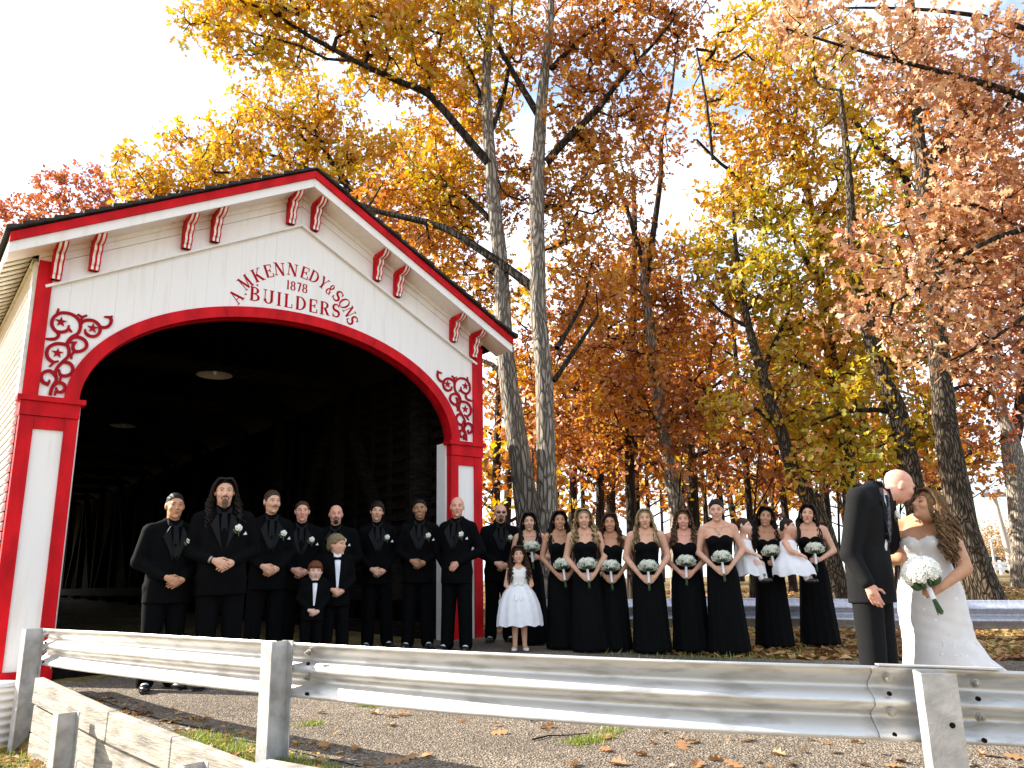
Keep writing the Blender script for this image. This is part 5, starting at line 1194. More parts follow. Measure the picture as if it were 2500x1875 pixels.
def bridal_bouquet():
    p=Vector((2.89,5.75,.672)); t=thing('bouquet','large round bouquet of cream roses held by the bride','bouquet',p,0); t.rotation_euler=(-.12,-.28,0); t.scale=(.88,.88,.88)
    k=0
    for i in range(46):
        z=1-1.5*(i+.5)/46; a=i*2.39996; q=math.sqrt(max(0,1-z*z)); d=Vector((math.cos(a)*q,math.sin(a)*q,z)); mb=MB(); rose(mb,Vector((0,0,.165))+Vector((d.x*.125,d.y*.115,d.z*.105)),.043,i,d); obj('rose',mb,M['petal'],t)
    m=MB(); m.ell((0,0,.165),(.105,.095,.088)); obj('flower_foam',m,M['petal'],t)
    m=MB()
    for i in range(12): a=i*.55+.2; m.ell((math.cos(a)*.085,math.sin(a)*.075,.075),(.03,.012,.045),Matrix.Rotation(a,3,'Z')@Matrix.Rotation(.9,3,'Y'),8,5)
    obj('leaf',m,M['leaf'],t)
    obj('ribbon_wrap',MB().tube([(0,0,.09),(0,0,-.05)],[.022,.02],12),M['ribbon'],t)
    m=MB()
    for i in range(16): a=i*2.4; q=.016*math.sqrt(i/16); m.tube([(math.cos(a)*q*.8,math.sin(a)*q*.8,-.045),(math.cos(a)*q*1.7,math.sin(a)*q*1.7,-.15-.012*(i%3))],.004,5)
    obj('stems',m,M['leaf'],t)
bridal_bouquet()
# ------------------------------------------------------------------ trees
_c,_s=math.cos(TH),math.sin(TH); _cr,_sr=math.cos(RO),math.sin(RO)
_r=Vector((1,0,0));_u=Vector((0,-_s,_c));FWD=Vector((0,_c,_s)); RGT=_cr*_r+_sr*_u; UPV=-_sr*_r+_cr*_u
def at(px,py,Y):   # where the line of sight through a point of the photograph reaches the depth Y
    d=RGT*((px-1250)/1944.4)-UPV*((py-937.5)/1944.4)+FWD; return Vector((0,0,CZ))+d*(Y/d.y)
def bark(name,c1,c2,scale=9,dist=.03,stretch=(1,1,.16)):
    m=bpy.data.materials.new(name); m.use_nodes=True; t=m.node_tree; b=t.nodes['Principled BSDF']; n=t.nodes.new; l=t.links.new
    b.inputs['Roughness'].default_value=.9; b.inputs['Specular IOR Level'].default_value=.1
    c=n('ShaderNodeTexCoord'); mp_=n('ShaderNodeMapping'); mp_.inputs['Scale'].default_value=stretch; l(c.outputs['Object'],mp_.inputs[0])
    wz=n('ShaderNodeTexNoise'); wz.inputs['Scale'].default_value=3; l(mp_.outputs[0],wz.inputs[0])
    mx_=n('ShaderNodeMix'); mx_.data_type='RGBA'; mx_.blend_type='ADD'; mx_.inputs['Factor'].default_value=.25; l(mp_.outputs[0],mx_.inputs['A']); l(wz.outputs['Color'],mx_.inputs['B'])
    v=n('ShaderNodeTexVoronoi'); v.feature='DISTANCE_TO_EDGE'; v.inputs['Scale'].default_value=scale; l(mx_.outputs['Result'],v.inputs[0])
    z=n('ShaderNodeTexNoise'); z.inputs['Scale'].default_value=22; z.inputs['Detail'].default_value=6; l(mp_.outputs[0],z.inputs[0])
    r=n('ShaderNodeMapRange'); r.inputs[1].default_value=.0; r.inputs[2].default_value=.22; l(v.outputs['Distance'],r.inputs[0])
    a=n('ShaderNodeMath'); a.operation='MULTIPLY_ADD'; a.inputs[1].default_value=.5; l(z.outputs[0],a.inputs[0]); l(r.outputs[0],a.inputs[2])
    r2=n('ShaderNodeMapRange'); r2.inputs[1].default_value=.15; r2.inputs[2].default_value=1.3; l(a.outputs[0],r2.inputs[0])
    mc=n('ShaderNodeMix'); mc.data_type='RGBA'; mc.inputs['A'].default_value=(*c2,1); mc.inputs['B'].default_value=(*c1,1); l(r2.outputs[0],mc.inputs['Factor']); l(mc.outputs['Result'],b.inputs['Base Color'])
    bp=n('ShaderNodeBump'); bp.inputs['Strength'].default_value=1; bp.inputs['Distance'].default_value=dist; l(a.outputs[0],bp.inputs['Height']); l(bp.outputs[0],b.inputs['Normal'])
    return m
BARK=bark('grey_oak_bark',(.36,.31,.25),(.085,.068,.052),17,.03,(1,1,.2)); BARK2=bark('furrowed_oak_bark',(.15,.115,.08),(.018,.014,.011),21,.05,(1,1,.26)); BARKD=bark('dark_bark',(.05,.038,.028),(.015,.012,.010))
def leafmat(name,stops,bias=.0,trans=.45):
    m=bpy.data.materials.new(name); m.use_nodes=True; t=m.node_tree; t.nodes.clear(); n=t.nodes.new; l=t.links.new
    o=n('ShaderNodeOutputMaterial'); d=n('ShaderNodeBsdfDiffuse'); tr=n('ShaderNodeBsdfTranslucent'); mx_=n('ShaderNodeMixShader'); mx_.inputs[0].default_value=trans
    g=n('ShaderNodeNewGeometry'); nz=n('ShaderNodeTexNoise'); nz.inputs['Scale'].default_value=.55; nz.inputs['Detail'].default_value=3; l(g.outputs['Position'],nz.inputs[0])
    mr=n('ShaderNodeMapRange'); mr.inputs[1].default_value=.32; mr.inputs[2].default_value=.68; l(nz.outputs[0],mr.inputs[0])
    ma=n('ShaderNodeMath'); ma.operation='MULTIPLY_ADD'; ma.inputs[1].default_value=.62; l(g.outputs['Random Per Island'],ma.inputs[0])
    mb_=n('ShaderNodeMath'); mb_.operation='MULTIPLY_ADD'; mb_.inputs[1].default_value=.38; mb_.inputs[2].default_value=bias; l(mr.outputs[0],mb_.inputs[0]); l(mb_.outputs[0],ma.inputs[2])
    rp_=n('ShaderNodeValToRGB'); e=rp_.color_ramp.elements; e[0].color=(*stops[0],1); e[1].color=(*stops[-1],1)
    for i,c in enumerate(stops[1:-1],1): x=e.new(i/(len(stops)-1)); x.color=(*c,1)
    l(ma.outputs[0],rp_.inputs[0]); l(rp_.outputs[0],d.inputs[0]); l(rp_.outputs[0],tr.inputs[0]); l(d.outputs[0],mx_.inputs[1]); l(tr.outputs[0],mx_.inputs[2])
    gl=n('ShaderNodeBsdfGlossy'); gl.inputs['Roughness'].default_value=.55; gl.inputs[0].default_value=(.8,.8,.8,1); mg=n('ShaderNodeMixShader'); mg.inputs[0].default_value=.06
    l(mx_.outputs[0],mg.inputs[1]); l(gl.outputs[0],mg.inputs[2]); l(mg.outputs[0],o.inputs[0]); return m
LM=dict(
 amber=leafmat('amber_oak_leaves',[(.62,.40,.008),(.60,.27,.008),(.50,.17,.008),(.36,.10,.010),(.16,.045,.012)]),
 gold=leafmat('golden_oak_leaves',[(.30,.30,.012),(.58,.42,.008),(.66,.36,.006),(.52,.19,.006),(.20,.055,.010)]),
 yellow=leafmat('yellow_green_oak_leaves',[(.17,.20,.010),(.46,.40,.008),(.56,.38,.008),(.44,.18,.008),(.17,.05,.010)]),
 orange=leafmat('orange_oak_leaves',[(.64,.40,.008),(.60,.25,.008),(.48,.15,.008),(.33,.085,.012),(.15,.045,.014)]),
 rust=leafmat('rusty_oak_leaves',[(.58,.29,.010),(.48,.17,.008),(.34,.095,.008),(.21,.055,.010),(.10,.032,.014)]),
 tan=leafmat('pale_russet_oak_leaves',[(.74,.50,.29),(.66,.38,.18),(.52,.24,.10),(.28,.09,.035),(.50,.12,.03)],0,.3),
 red=leafmat('red_oak_leaves',[(.60,.25,.03),(.52,.15,.03),(.42,.10,.03),(.26,.06,.03)]))
def lobed(P):
    P=np.array(P,float); k=len(P); V=np.concatenate([P,P[1:-1]*np.array([1,-1,1])]); return V,[list(range(k)),[k-1]+list(range(2*k-3,k-1,-1))+[0]]
L14,F14=lobed([(0,0,0),(.2,.23,.04),(.33,.07,.015),(.5,.36,.08),(.63,.10,.02),(.8,.25,.05),(1,0,-.04)])
LMD,FMD=lobed([(0,0,0),(.30,.30,.06),(.46,.11,.02),(.68,.30,.06),(1,0,-.03)])
DIA=np.array([(0,0,0),(.45,.30,.06),(1,0,-.02),(.45,-.30,.06),(.5,0,0)]); FDI=[[0,1,2,4][:3],[0,2,3]]
def leaves(name,C,size,m,par,seed=0,simple=False,droop=.25,sv=.35):
    """C: (N,3) leaf positions, world; one island per leaf"""
    r=np.random.default_rng(seed); C=np.asarray(C,float); n=len(C)
    d=r.normal(size=(n,3)); d[:,2]-=droop; d/=np.linalg.norm(d,axis=1)[:,None]
    u=r.normal(size=(n,3)); u[:,2]+=.6; s_=np.cross(u,d); s_/=np.linalg.norm(s_,axis=1)[:,None]; nn=np.cross(d,s_)
    sz=size*r.uniform(1-sv,1+sv,n)
    B,FF=(DIA[:4],None) if simple==1 else (LMD,FMD) if simple==2 else (L14,F14); k=len(B)
    V=C[:,None,:]+sz[:,None,None]*(B[None,:,0:1]*d[:,None]+B[None,:,1:2]*s_[:,None]+B[None,:,2:3]*nn[:,None]*r.uniform(-1.5,2.5,n)[:,None,None])
    base=np.array(wmat(par).inverted().translation) if par is not None else 0
    V=V.reshape(-1,3)+base; off=np.arange(n)*k
    if simple==1: F=np.concatenate([off[:,None]+np.array([[0,1,2]]),off[:,None]+np.array([[0,2,3]])])
    else: F=np.concatenate([off[:,None]+np.array([FF[0]]),off[:,None]+np.array([FF[1]])])
    return obj(name,mesh_np(name,V,F,[m]),None,par)
def trunk_mesh(mb,P,Rr,n=14,rough=.07,seed=0):
    r=random.Random(seed); P=[Vector(p) for p in P]; Q=[];W=[]
    for i in range(len(P)-1):
        L_=(P[i+1]-P[i]).length; m=max(2,int(L_/.22)) if n>8 else max(2,int(L_/.5))
        p0=P[max(i-1,0)];p1=P[i];p2=P[i+1];p3=P[min(i+2,len(P)-1)]
        for j in range(m):
            t=j/m; Q.append(.5*((2*p1)+(p2-p0)*t+(2*p0-5*p1+4*p2-p3)*t*t+(3*p1-p0-3*p2+p3)*t**3)); W.append(Rr[i]*(1-t)+Rr[i+1]*t)
    Q.append(P[-1]);W.append(Rr[-1]); b=len(mb.V); mb.tube(Q,W,n,False)
    ph=[r.uniform(0,6.28) for _ in range(6)]
    for i,q in enumerate(Q):
        for k in range(n):
            v=Vector(mb.V[b+i*n+k]); a=2*PI*k/n
            f=1+rough*(math.sin(a*3+ph[0]+i*.21)*.6+math.sin(a*5+ph[1]-i*.33)*.5+r.uniform(-.6,.6)); mb.V[b+i*n+k]=tuple(q+(v-q)*f)
    return Q,W
class Tree:
    def __init__(s,label,base,cat='tree',group=None,name='oak_tree',seed=0):
        s.t=thing(name,label,cat,base,0,group); s.mb=MB(); s.nodes=[]; s.rad=[]; s.seed=seed; s.r=np.random.default_rng(seed); s.leafpts=[]; s.lbk=BARKD
    def limb(s,P,Rr,n=10,rough=.06):
        m_=s.mb if not s.nodes else MB(); Q,W=trunk_mesh(m_,P,Rr,n,rough,s.seed+len(s.nodes)); s.nodes+= [np.array(q) for q in Q]
        if m_ is not s.mb: obj('limb',m_,s.lbk,s.t,True)
        return Q
    def pxlimb(s,pts,Y,n=10,dY=0,rough=.06,wscale=1):
        m=len(pts); P=[at(p[0],p[1],Y+dY*i/(m-1)) for i,p in enumerate(pts)]; Rr=[p[2]*(Y+dY*i/(m-1))/1944.4/2*wscale for i,p in enumerate(pts)]
        return s.limb(P,Rr,n,rough)
    def blob(s,c,rad,n,per=14,cr=.25):
        c=np.array(c);rad=np.array(rad); d=s.r.normal(size=(n,3)); d/=np.linalg.norm(d,axis=1)[:,None]; q=s.r.uniform(.15,1,n)**.45
        s.leafpts.append((c+d*q[:,None]*rad,per,cr))
    def finish(s,lm,size,bk,simple=False,maxd=3.2,droop=.25,twig=.006,minhub=0):
        C=np.concatenate([a for a,_,_ in s.leafpts]); N_=np.array(s.nodes)
        if minhub: N_=N_[N_[:,2]>minhub]
        N_=list(N_); base=len(N_); par=[-1]*base; cnt=[0]*base
        d0=np.array([np.min(np.linalg.norm(np.array(N_)-c,axis=1)) for c in C]); order=np.argsort(d0); arr=np.zeros((base+len(C)*4,3)); arr[:base]=N_; m=base; segs=[]
        for i in order:
            c=C[i]; D=np.linalg.norm(arr[:m]-c,axis=1)+.6*np.maximum(0,arr[:m,2]-c[2]); j=int(np.argmin(D)); p=arr[j]; k=3 if D[j]>.7 else 2 if D[j]>.35 else 1; chain=[j]
            for q in range(1,k+1):
                t=q/k; x=p+(c-p)*t+s.r.normal(size=3)*.06*D[j]*(q<k)+np.array([0,0,-.12*D[j]*math.sin(t*PI)]); arr[m]=x; par.append(chain[-1]); cnt.append(0); chain.append(m); m+=1
            segs.append(chain)
            x=chain[-1]
            while x>=0: cnt[x]+=1; x=par[x]
        mb=MB()
        for ch in segs:
            rr=[twig*min(cnt[x],60)**.42 for x in ch]; rr[0]=min(rr[1]*1.2,rr[0]) if ch[0]>=base else rr[1]*1.25
            mb.tube([arr[x] for x in ch],rr,4,False)
        obj('trunk',s.mb,bk,s.t,True); tag(obj('twigs',mb,BARKD,s.t,True),kind='stuff')
        L_=[]; 
        for c,per,cr in s.leafpts:
            o=s.r.normal(size=(len(c),per,3))*cr*.55; L_.append((c[:,None]+o).reshape(-1,3))
        leaves('crown',np.concatenate(L_),size,lm,s.t,s.seed,simple,droop); return s.t
DENS=2.35
def gz(p): return float(ground_z(p.x,p.y))
def tree(label,Y,trunk,limbs,blobs,lm,size,bk,seed,simple=2,group=None,dens=1.0,per=17,n=14,twig=.0075,ryk=.9,rough=.07,dY=0):
    b=at(trunk[0][0],trunk[0][1],Y); b.z=float(road_z(b.x,b.y))-.05; t=Tree(label,b,group=group,seed=seed)
    P=[at(p[0],p[1],Y+dY*i/(len(trunk)-1)) for i,p in enumerate(trunk)]; Rr=[p[2]*Y/1944.4/2 for p in trunk]
    if P[0].z>b.z: P=[b-(P[1]-P[0]).normalized()*.0]+P; Rr=[Rr[0]*1.25]+Rr
    t.limb(P,Rr,n,rough)
    for l_ in limbs: t.pxlimb(l_[0],Y+l_[1],8,l_[2] if len(l_)>2 else 0)
    for (px,py,dy,rx,rz,*k) in blobs:
        nn=int(DENS*dens*(k[0] if k else 1)*rx*rz*PI*4.2)+3; t.blob(at(px,py,Y+dy),(rx,max(rx,rz)*ryk,rz),nn,per)
    return t.finish(lm,size,bk,simple,twig=twig)
# the two pale trunks beside the bridge
tree('tall pale trunked oak with golden leaves, left one of the twin trunks beside the bridge',14,
 [(1296,1400,66),(1291,1296,58),(1273,1140,54),(1241,924,46),(1228,767,40),(1222,650,38),(1208,520,36),(1198,400,34),(1190,280,30),(1188,150,24),(1200,20,18),(1210,-120,12)],
 [([(1205,413,26),(1121,313,22),(1046,229,20),(987,204,18),(932,179,16),(867,149,14),(758,90,12),(678,40,10),(599,5,7),(540,-20,4)],0,-2.2),
  ([(905,165,10),(860,148,9),(798,144,8),(738,114,7),(649,90,6),(589,75,5),(499,55,3)],-1.3,-.6),
  ([(1190,280,18),(1150,180,14),(1110,90,11),(1090,-20,8)],0,1.),([(1195,330,16),(1230,230,13),(1245,120,10),(1250,0,8)],0,1.5),
  ([(1215,560,16),(1130,470,12),(1040,440,9),(960,400,6)],0,1.5),([(1245,930,16),(1200,890,12),(1150,870,9)],0,.8),([(1240,870,14),(1190,850,11),(1140,848,8)],0,1.2)],
 [(510,50,-1.8,.55,.35,1.3),(600,60,-1.8,.9,.6,1.2),(720,50,-1.5,1.0,.7,1.1),(830,50,-1.2,1.0,.6,1.1),(940,90,-1,1.0,.8),(1060,60,-.5,1.1,.9),(1180,60,0,1.1,.9),(960,190,-.5,.8,.5,.8),(1080,250,.5,1.1,.8),(1180,230,1,1.0,1.0),(900,200,0,.6,.35,.8),(1040,400,1,1.0,.8,1.1),(1150,470,1,1.0,.9,1.1),(1080,540,1.5,.9,.7),(700,150,-1.5,.5,.25,.8),(640,-60,-1.5,1.5,.7),(950,-80,-1,1.8,.9)],
 LM['gold'],.15,BARK,11,0,dens=1.45)
tree('tall pale trunked oak with orange leaves, right one of the twin trunks beside the bridge',13.6,
 [(1345,1400,62),(1340,1296,54),(1334,1140,48),(1328,924,44),(1315,767,42),(1312,640,40),(1311,480,38),(1318,330,34),(1328,200,28),(1342,60,22),(1352,-120,14)],
 [([(1320,290,22),(1265,199,17),(1215,110,13),(1166,30,10),(1130,-40,7)],0,1),([(1314,712,28),(1260,670,25),(1175,611,22),(1086,557,20),(997,532,18),(927,517,15),(870,495,12),(800,470,8)],0,1.4),
  ([(1335,395,24),(1394,328,21),(1459,268,18),(1510,200,14),(1599,104,9),(1650,40,6)],0,-1),([(1345,170,18),(1400,109,14),(1465,55,12),(1540,0,9),(1600,-60,6)],0,-.5),
  ([(1360,850,14),(1395,790,11),(1430,720,9),(1445,640,6)],0,1.2),([(1352,930,14),(1400,860,12),(1440,800,9),(1460,770,6)],0,.5)],
 [(1420,120,0,1.0,.9),(1530,60,-.5,1.1,.8),(1640,60,-.5,.9,.6),(1420,260,0,.9,.8),(1540,210,-.5,.9,.7),(1300,120,.5,.8,.8,.7),(1400,430,.5,1.0,.8),(1500,400,.3,1.0,.9),(1250,450,1,.9,.8,.9),(950,500,1.6,1.0,.5,1.2),(1080,620,1.5,.9,.6,1.1),(1180,680,1,.7,.5),(1400,600,.6,.9,.7,.9),(1450,-70,0,1.8,.8),(1440,740,.8,.7,.5,.8)],
 LM['amber'],.145,BARK,12,0,dens=1.35)
tree('golden oak crown rising behind the bridge roof',19,[(900,1300,40),(900,900,36),(880,620,30),(860,480,22),(800,380,14),(760,300,8)],
 [([(865,520,18),(760,470,13),(640,430,9),(520,420,6)],0,-.5),([(850,450,14),(720,400,10),(560,340,6)],0,.5),([(870,560,18),(960,480,12),(1050,430,8)],0,0),([(890,700,18),(760,560,14),(560,500,10),(380,480,6)],0,-1)],
 [(340,440,-.5,.9,.7,1.2),(450,440,-.3,1.2,.8,1.2),(560,420,0,1.2,1.0,1.2),(520,350,.3,.7,.7),(660,360,0,1.3,1.2,1.2),(740,270,0,1.1,1.2,1.1),(600,260,.3,.5,.6),(700,195,.3,.5,.5),(820,340,.5,1.3,1.2,1.2),(900,430,0,1.4,1.2,1.2),(1000,520,0,1.3,1.2,1.2),(420,330,.5,.4,.4),(480,500,-.5,1.4,.6),(700,480,-.5,1.6,.8,1.2),(1050,640,.5,1.2,1.0),(300,380,.2,.35,.3),(1020,350,.5,1.0,.9)],
 LM['gold'],.16,BARKD,13,dens=1.1)
tree('red brown oak far off behind the left end of the roof',46,[(180,1200,24),(180,700,18),(180,520,12)],[],[(130,460,0,1.6,1.3,1.0),(210,450,0,1.8,1.5,1.0),(300,470,0,2.0,1.2,1.0),(60,520,0,2.0,1.0),(-20,540,0,2.0,1.0),(150,540,0,3.5,1.2),(300,560,0,3.5,1.4),(30,700,3,4,3),(130,1000,1,4,4),(120,1250,1,4,3)],LM['red'],.26,BARKD,14,1,dens=.5,n=8)
# trees in the middle
tree('dark forked oak with rusty leaves behind the bridesmaid with highlighted curls',18,[(1660,1400,44),(1651,1238,38),(1632,1140,34),(1616,1042,30),(1600,924,28),(1589,807,26),(1577,728,24),(1572,660,20),(1579,600,16)],
 [([(1577,690,18),(1596,560,16),(1614,422,14),(1614,348,11),(1639,224,9),(1650,120,5)],0,.6),([(1572,650,16),(1540,540,13),(1500,420,9),(1470,330,5)],0,.4),([(1600,900,16),(1530,840,12),(1450,810,8)],0,1),([(1620,1050,14),(1700,980,10),(1760,930,6)],0,.8)],
 [(1560,760,.3,1.3,.9),(1640,650,0,1.0,.8),(1480,740,.5,1.2,.9),(1500,880,.5,1.2,.9),(1640,880,0,1.1,.8),(1560,980,-.3,1.3,.8,1.1),(1440,960,0,1.1,.7),(1700,760,.4,1.1,.7),(1610,300,.5,.9,1.2,.7),(1500,560,.5,1.0,.9,.8),(1680,1010,0,1.0,.6),(1480,1080,0,1.1,.5,.8)],
 LM['orange'],.145,BARK,15,dens=1.15)
tree('slim straight dark oak behind the straight haired blonde',20,[(1545,1400,30),(1542,1296,26),(1538,1140,24),(1538,1002,23),(1542,846,21),(1546,728,18),(1550,560,14),(1545,420,9)],
 [([(1540,1000,12),(1470,930,9),(1400,900,6)],0,0),([(1542,850,12),(1600,780,9),(1660,740,6)],0,0)],[(1400,900,0,1.3,1.0),(1330,860,.5,1.2,1.0,.8),(1480,1000,0,1.3,.8),(1400,1060,0,1.2,.8),(1280,960,1,1.2,1.0,.8),(1560,640,0,1.2,1.0,.8),(1600,1080,.5,1.2,.7),(1380,760,0,1.1,.8,.8)],LM['rust'],.15,BARKD,16,dens=1.0)
tree('leaning oak with yellow green leaves behind the last bridesmaid',16,[(2040,1430,52),(2011,1296,44),(1964,1198,36),(1933,1140,34),(1910,1061,30),(1886,995,30),(1859,905,26),(1839,838,22),(1820,760,18),(1800,640,13),(1790,520,8)],
 [([(1862,915,18),(1890,840,14),(1920,780,10),(1930,720,6)],0,.2),([(1905,1050,14),(1850,1000,10),(1790,980,6)],0,.6),([(1830,800,12),(1760,760,9),(1700,700,6)],0,.5)],
 [(1850,700,0,1.1,.9),(1930,620,0,1.1,1.0,1.1),(1800,560,.3,1.0,.9),(1880,480,.3,1.0,.9),(1960,760,.2,1.0,.8),(1780,690,.5,.9,.7),(1880,880,.3,1.0,.6),(1850,1000,.3,1.2,.6,.9),(1960,980,0,1.0,.6),(1720,640,.6,.8,.6),(1960,1120,-.3,.7,.5,.8)],
 LM['yellow'],.15,BARK2,17,dens=1.2)
tree('dark straight oak with gold leaves behind the groom, left of the leaning trunks',17,[(2090,1430,48),(2078,1218,42),(2070,1120,38),(2050,983,32),(2035,905,30),(2019,807,28),(2005,700,24),(1990,560,20),(1960,420,14),(1930,300,9)],
 [([(2010,720,20),(1950,600,16),(1850,470,13),(1760,400,9),(1700,340,6)],0,-.5),([(1740,390,8),(1725,250,7),(1700,120,5)],-.5,0),([(1990,560,16),(2060,440,12),(2110,330,8)],0,.5),([(2045,960,16),(1980,900,12),(1900,870,8)],0,.5)],
 [(1800,260,0,1.2,1.0),(1900,200,0,1.3,1.1,1.1),(1980,330,0,1.3,1.1,1.1),(1860,380,0,1.2,.9,1.1),(2060,230,.3,1.2,1.0),(2000,480,0,1.2,1.0,1.1),(2080,560,0,1.1,1.0),(1780,470,.2,.8,.6),(1760,120,.2,1.0,.7,.9),(1870,60,.3,1.2,.8),(2060,760,.2,1.0,.9),(2000,880,.3,1.1,.7),(2120,900,0,1.0,.8),(1980,1040,.3,1.1,.7,1.1),(2100,1060,.2,.9,.6)],
 LM['gold'],.15,BARK2,18,dens=1.25)
tree('thick leaning oak trunk rising straight behind the groom',15,[(2262,1420,58),(2245,1290,52),(2223,1151,48),(2192,1002,44),(2160,932,40),(2130,840,36),(2113,779,34),(2095,690,30),(2080,560,26),(2070,400,20),(2050,220,13)],
 [([(2200,1010,16),(2130,1000,12),(2050,1010,8),(1980,1040,5)],0,.6),([(2120,800,22),(2180,640,18),(2216,447,20),(2146,373,18),(2090,300,12)],0,0)],
 [(2200,700,0,1.1,.9),(2120,640,.2,1.0,.9),(2200,540,.2,1.1,1.0),(2150,400,.3,1.0,.9),(2160,1070,.5,1.0,.5,1.1),(2240,1020,.3,.8,.6),(2090,950,.3,.9,.5),(2120,1150,.4,.8,.5),(2230,860,.3,.8,.6),(2020,120,.3,1.1,.7)],
 LM['yellow'],.145,BARK2,19,dens=1.2)
tree('big deeply furrowed oak trunk right behind the bride',14,[(2418,1480,84),(2380,1380,70),(2356,1296,64),(2330,1160,60),(2309,1042,56),(2293,885,50),(2280,748,44),(2268,600,40),(2255,450,36),(2240,300,30),(2230,120,24),(2220,-60,16)],
 [([(2285,800,14),(2340,700,10),(2400,640,6)],0,-.5),([(2255,430,24),(2330,300,18),(2400,240,12)],0,-.5),([(2300,960,10),(2360,940,7),(2420,960,5)],0,0)],
 [(2300,300,.2,1.1,1.0),(2220,200,.3,1.0,.9),(2380,420,0,1.0,.9),(2330,560,.2,.9,.8),(2400,760,0,.8,.7),(2370,640,.2,.8,.7),(2380,1000,.2,.55,.45,.7),(2400,1100,.3,.5,.3,.6),(2360,880,.3,.6,.5,.8),(2440,560,0,.9,.9),(2420,240,0,1.0,1.0)],
 LM['rust'],.145,BARK2,20,dens=1.15,n=20,rough=.08)
tree('forked grey oak at the right edge of the lawn',27,[(2505,1440,64),(2492,1300,46),(2480,1180,46),(2470,1100,46),(2462,1050,34),(2440,980,28),(2425,860,25),(2415,750,22),(2410,650,18),(2400,500,12)],
 [([(2470,1090,32),(2490,1000,30),(2500,900,28),(2512,780,22),(2530,640,14)],0,0),([(2412,700,12),(2360,640,9),(2320,600,5)],0,0),([(2418,780,12),(2470,720,9),(2520,700,6)],0,0)],
 [(2380,640,0,1.6,1.4),(2480,720,0,1.8,1.4),(2440,520,0,1.8,1.6),(2340,760,.5,1.4,1.0,.8),(2420,950,0,1.4,.9,.7),(2510,560,0,1.8,1.8),(2450,860,0,1.3,.8,.8),(2400,1040,0,1.2,.8,.6)],
 LM['red'],.22,BARK,21,1,dens=.8,n=12)
# branch hanging in from a tree outside the picture at the right: pale russet leaves, close to the camera
tree('near oak at the right edge whose pale russet leaves hang over the couple',8.6,[(2760,1800,140),(2750,1200,110),(2740,700,100),(2720,300,80),(2700,-100,60)],
 [([(2725,420,40),(2600,300,26),(2480,230,20),(2350,190,15),(2200,150,11),(2050,110,8),(1920,70,5)],0,-.4),([(2735,650,34),(2620,560,22),(2500,560,16),(2390,600,12),(2280,680,9),(2180,740,6)],0,-.3),([(2740,760,26),(2620,720,16),(2520,760,11),(2420,830,8),(2320,880,5)],0,-.5),
  ([(2715,240,30),(2560,100,20),(2400,40,13),(2200,20,9),(2040,20,5)],0,.3),([(2500,560,9),(2380,500,7),(2260,520,5),(2150,560,3)],-.1,.3),([(2480,230,9),(2400,330,7),(2330,400,5)],-.1,.2)],
 [(2000,60,-.3,.55,.34),(2120,110,-.3,.6,.38),(2240,80,0,.6,.4),(2240,190,-.3,.55,.3),(2360,90,0,.6,.4),(2360,220,0,.55,.4),(2470,120,0,.6,.5),(2470,280,0,.5,.4),(1910,60,-.3,.4,.28),(2330,370,0,.45,.35),(2430,420,0,.5,.4),(2290,500,0,.5,.35),(2180,560,0,.45,.3),(2400,560,0,.5,.4),(2490,520,0,.5,.5),(2290,640,-.2,.5,.35),(2180,720,-.2,.45,.28),(2080,760,-.2,.3,.18,.7),(2400,700,0,.5,.4),(2490,700,0,.5,.45),(2320,800,-.2,.42,.3),(2230,840,-.2,.3,.22,.8),(2420,840,-.3,.45,.3),(2490,860,-.3,.4,.4),(2150,640,-.1,.35,.2),(2040,620,0,.3,.16,.7)],
 LM['tan'],.115,BARKD,22,0,dens=1.9,per=14,twig=.0045)
# ------------------------------------------------------------------ wood behind
rb=random.Random(77)
WHO=[(1225,'beside the twin pale trunks, left of them'),(1290,'over the sunglasses man'),(1345,'between the twin pale trunks and the wood'),(1410,'over the tanned bridesmaid'),(1460,'over the blonde with the side fringe'),(1525,'over the short brunette'),(1610,'over the straight haired blonde'),(1710,'over the bridesmaid with highlights'),(1800,'over the bridesmaid with the updo'),(1910,'over the curly haired bridesmaid'),(2010,'over the bridesmaid next to the groom'),(2110,'just left of the groom'),(2210,'over the groom'),(2290,'between the groom and the bride'),(2400,'behind the big furrowed trunk'),(9999,'by the right edge')]
USED=set()
def wood_label(kind,colour,px,Y):
    w_=[b for a,b in WHO if px<a][0]
    for d in ('','nearer ','deeper set ','deepest set ','slender ','stout ','shaded '):
        l_='%s%s %s in the wood, %s'%(d,colour,kind,w_)
        if l_ not in USED: USED.add(l_); return l_
spots=[(1205,24),(1232,31),(1262,38),(1395,26),(1430,34),(1490,29),(1515,40),(1590,33),(1700,24),(1735,36),(1772,28),(1810,42),(1842,23),(1888,33),(1935,27),(1985,38),(2030,25),(2120,31),(2155,24),(2200,36),(2240,28),(2300,33),(1360,44),(1620,46),(1900,47),(2080,45),(1465,22.5),(1680,30),(1560,25),(2330,42)]
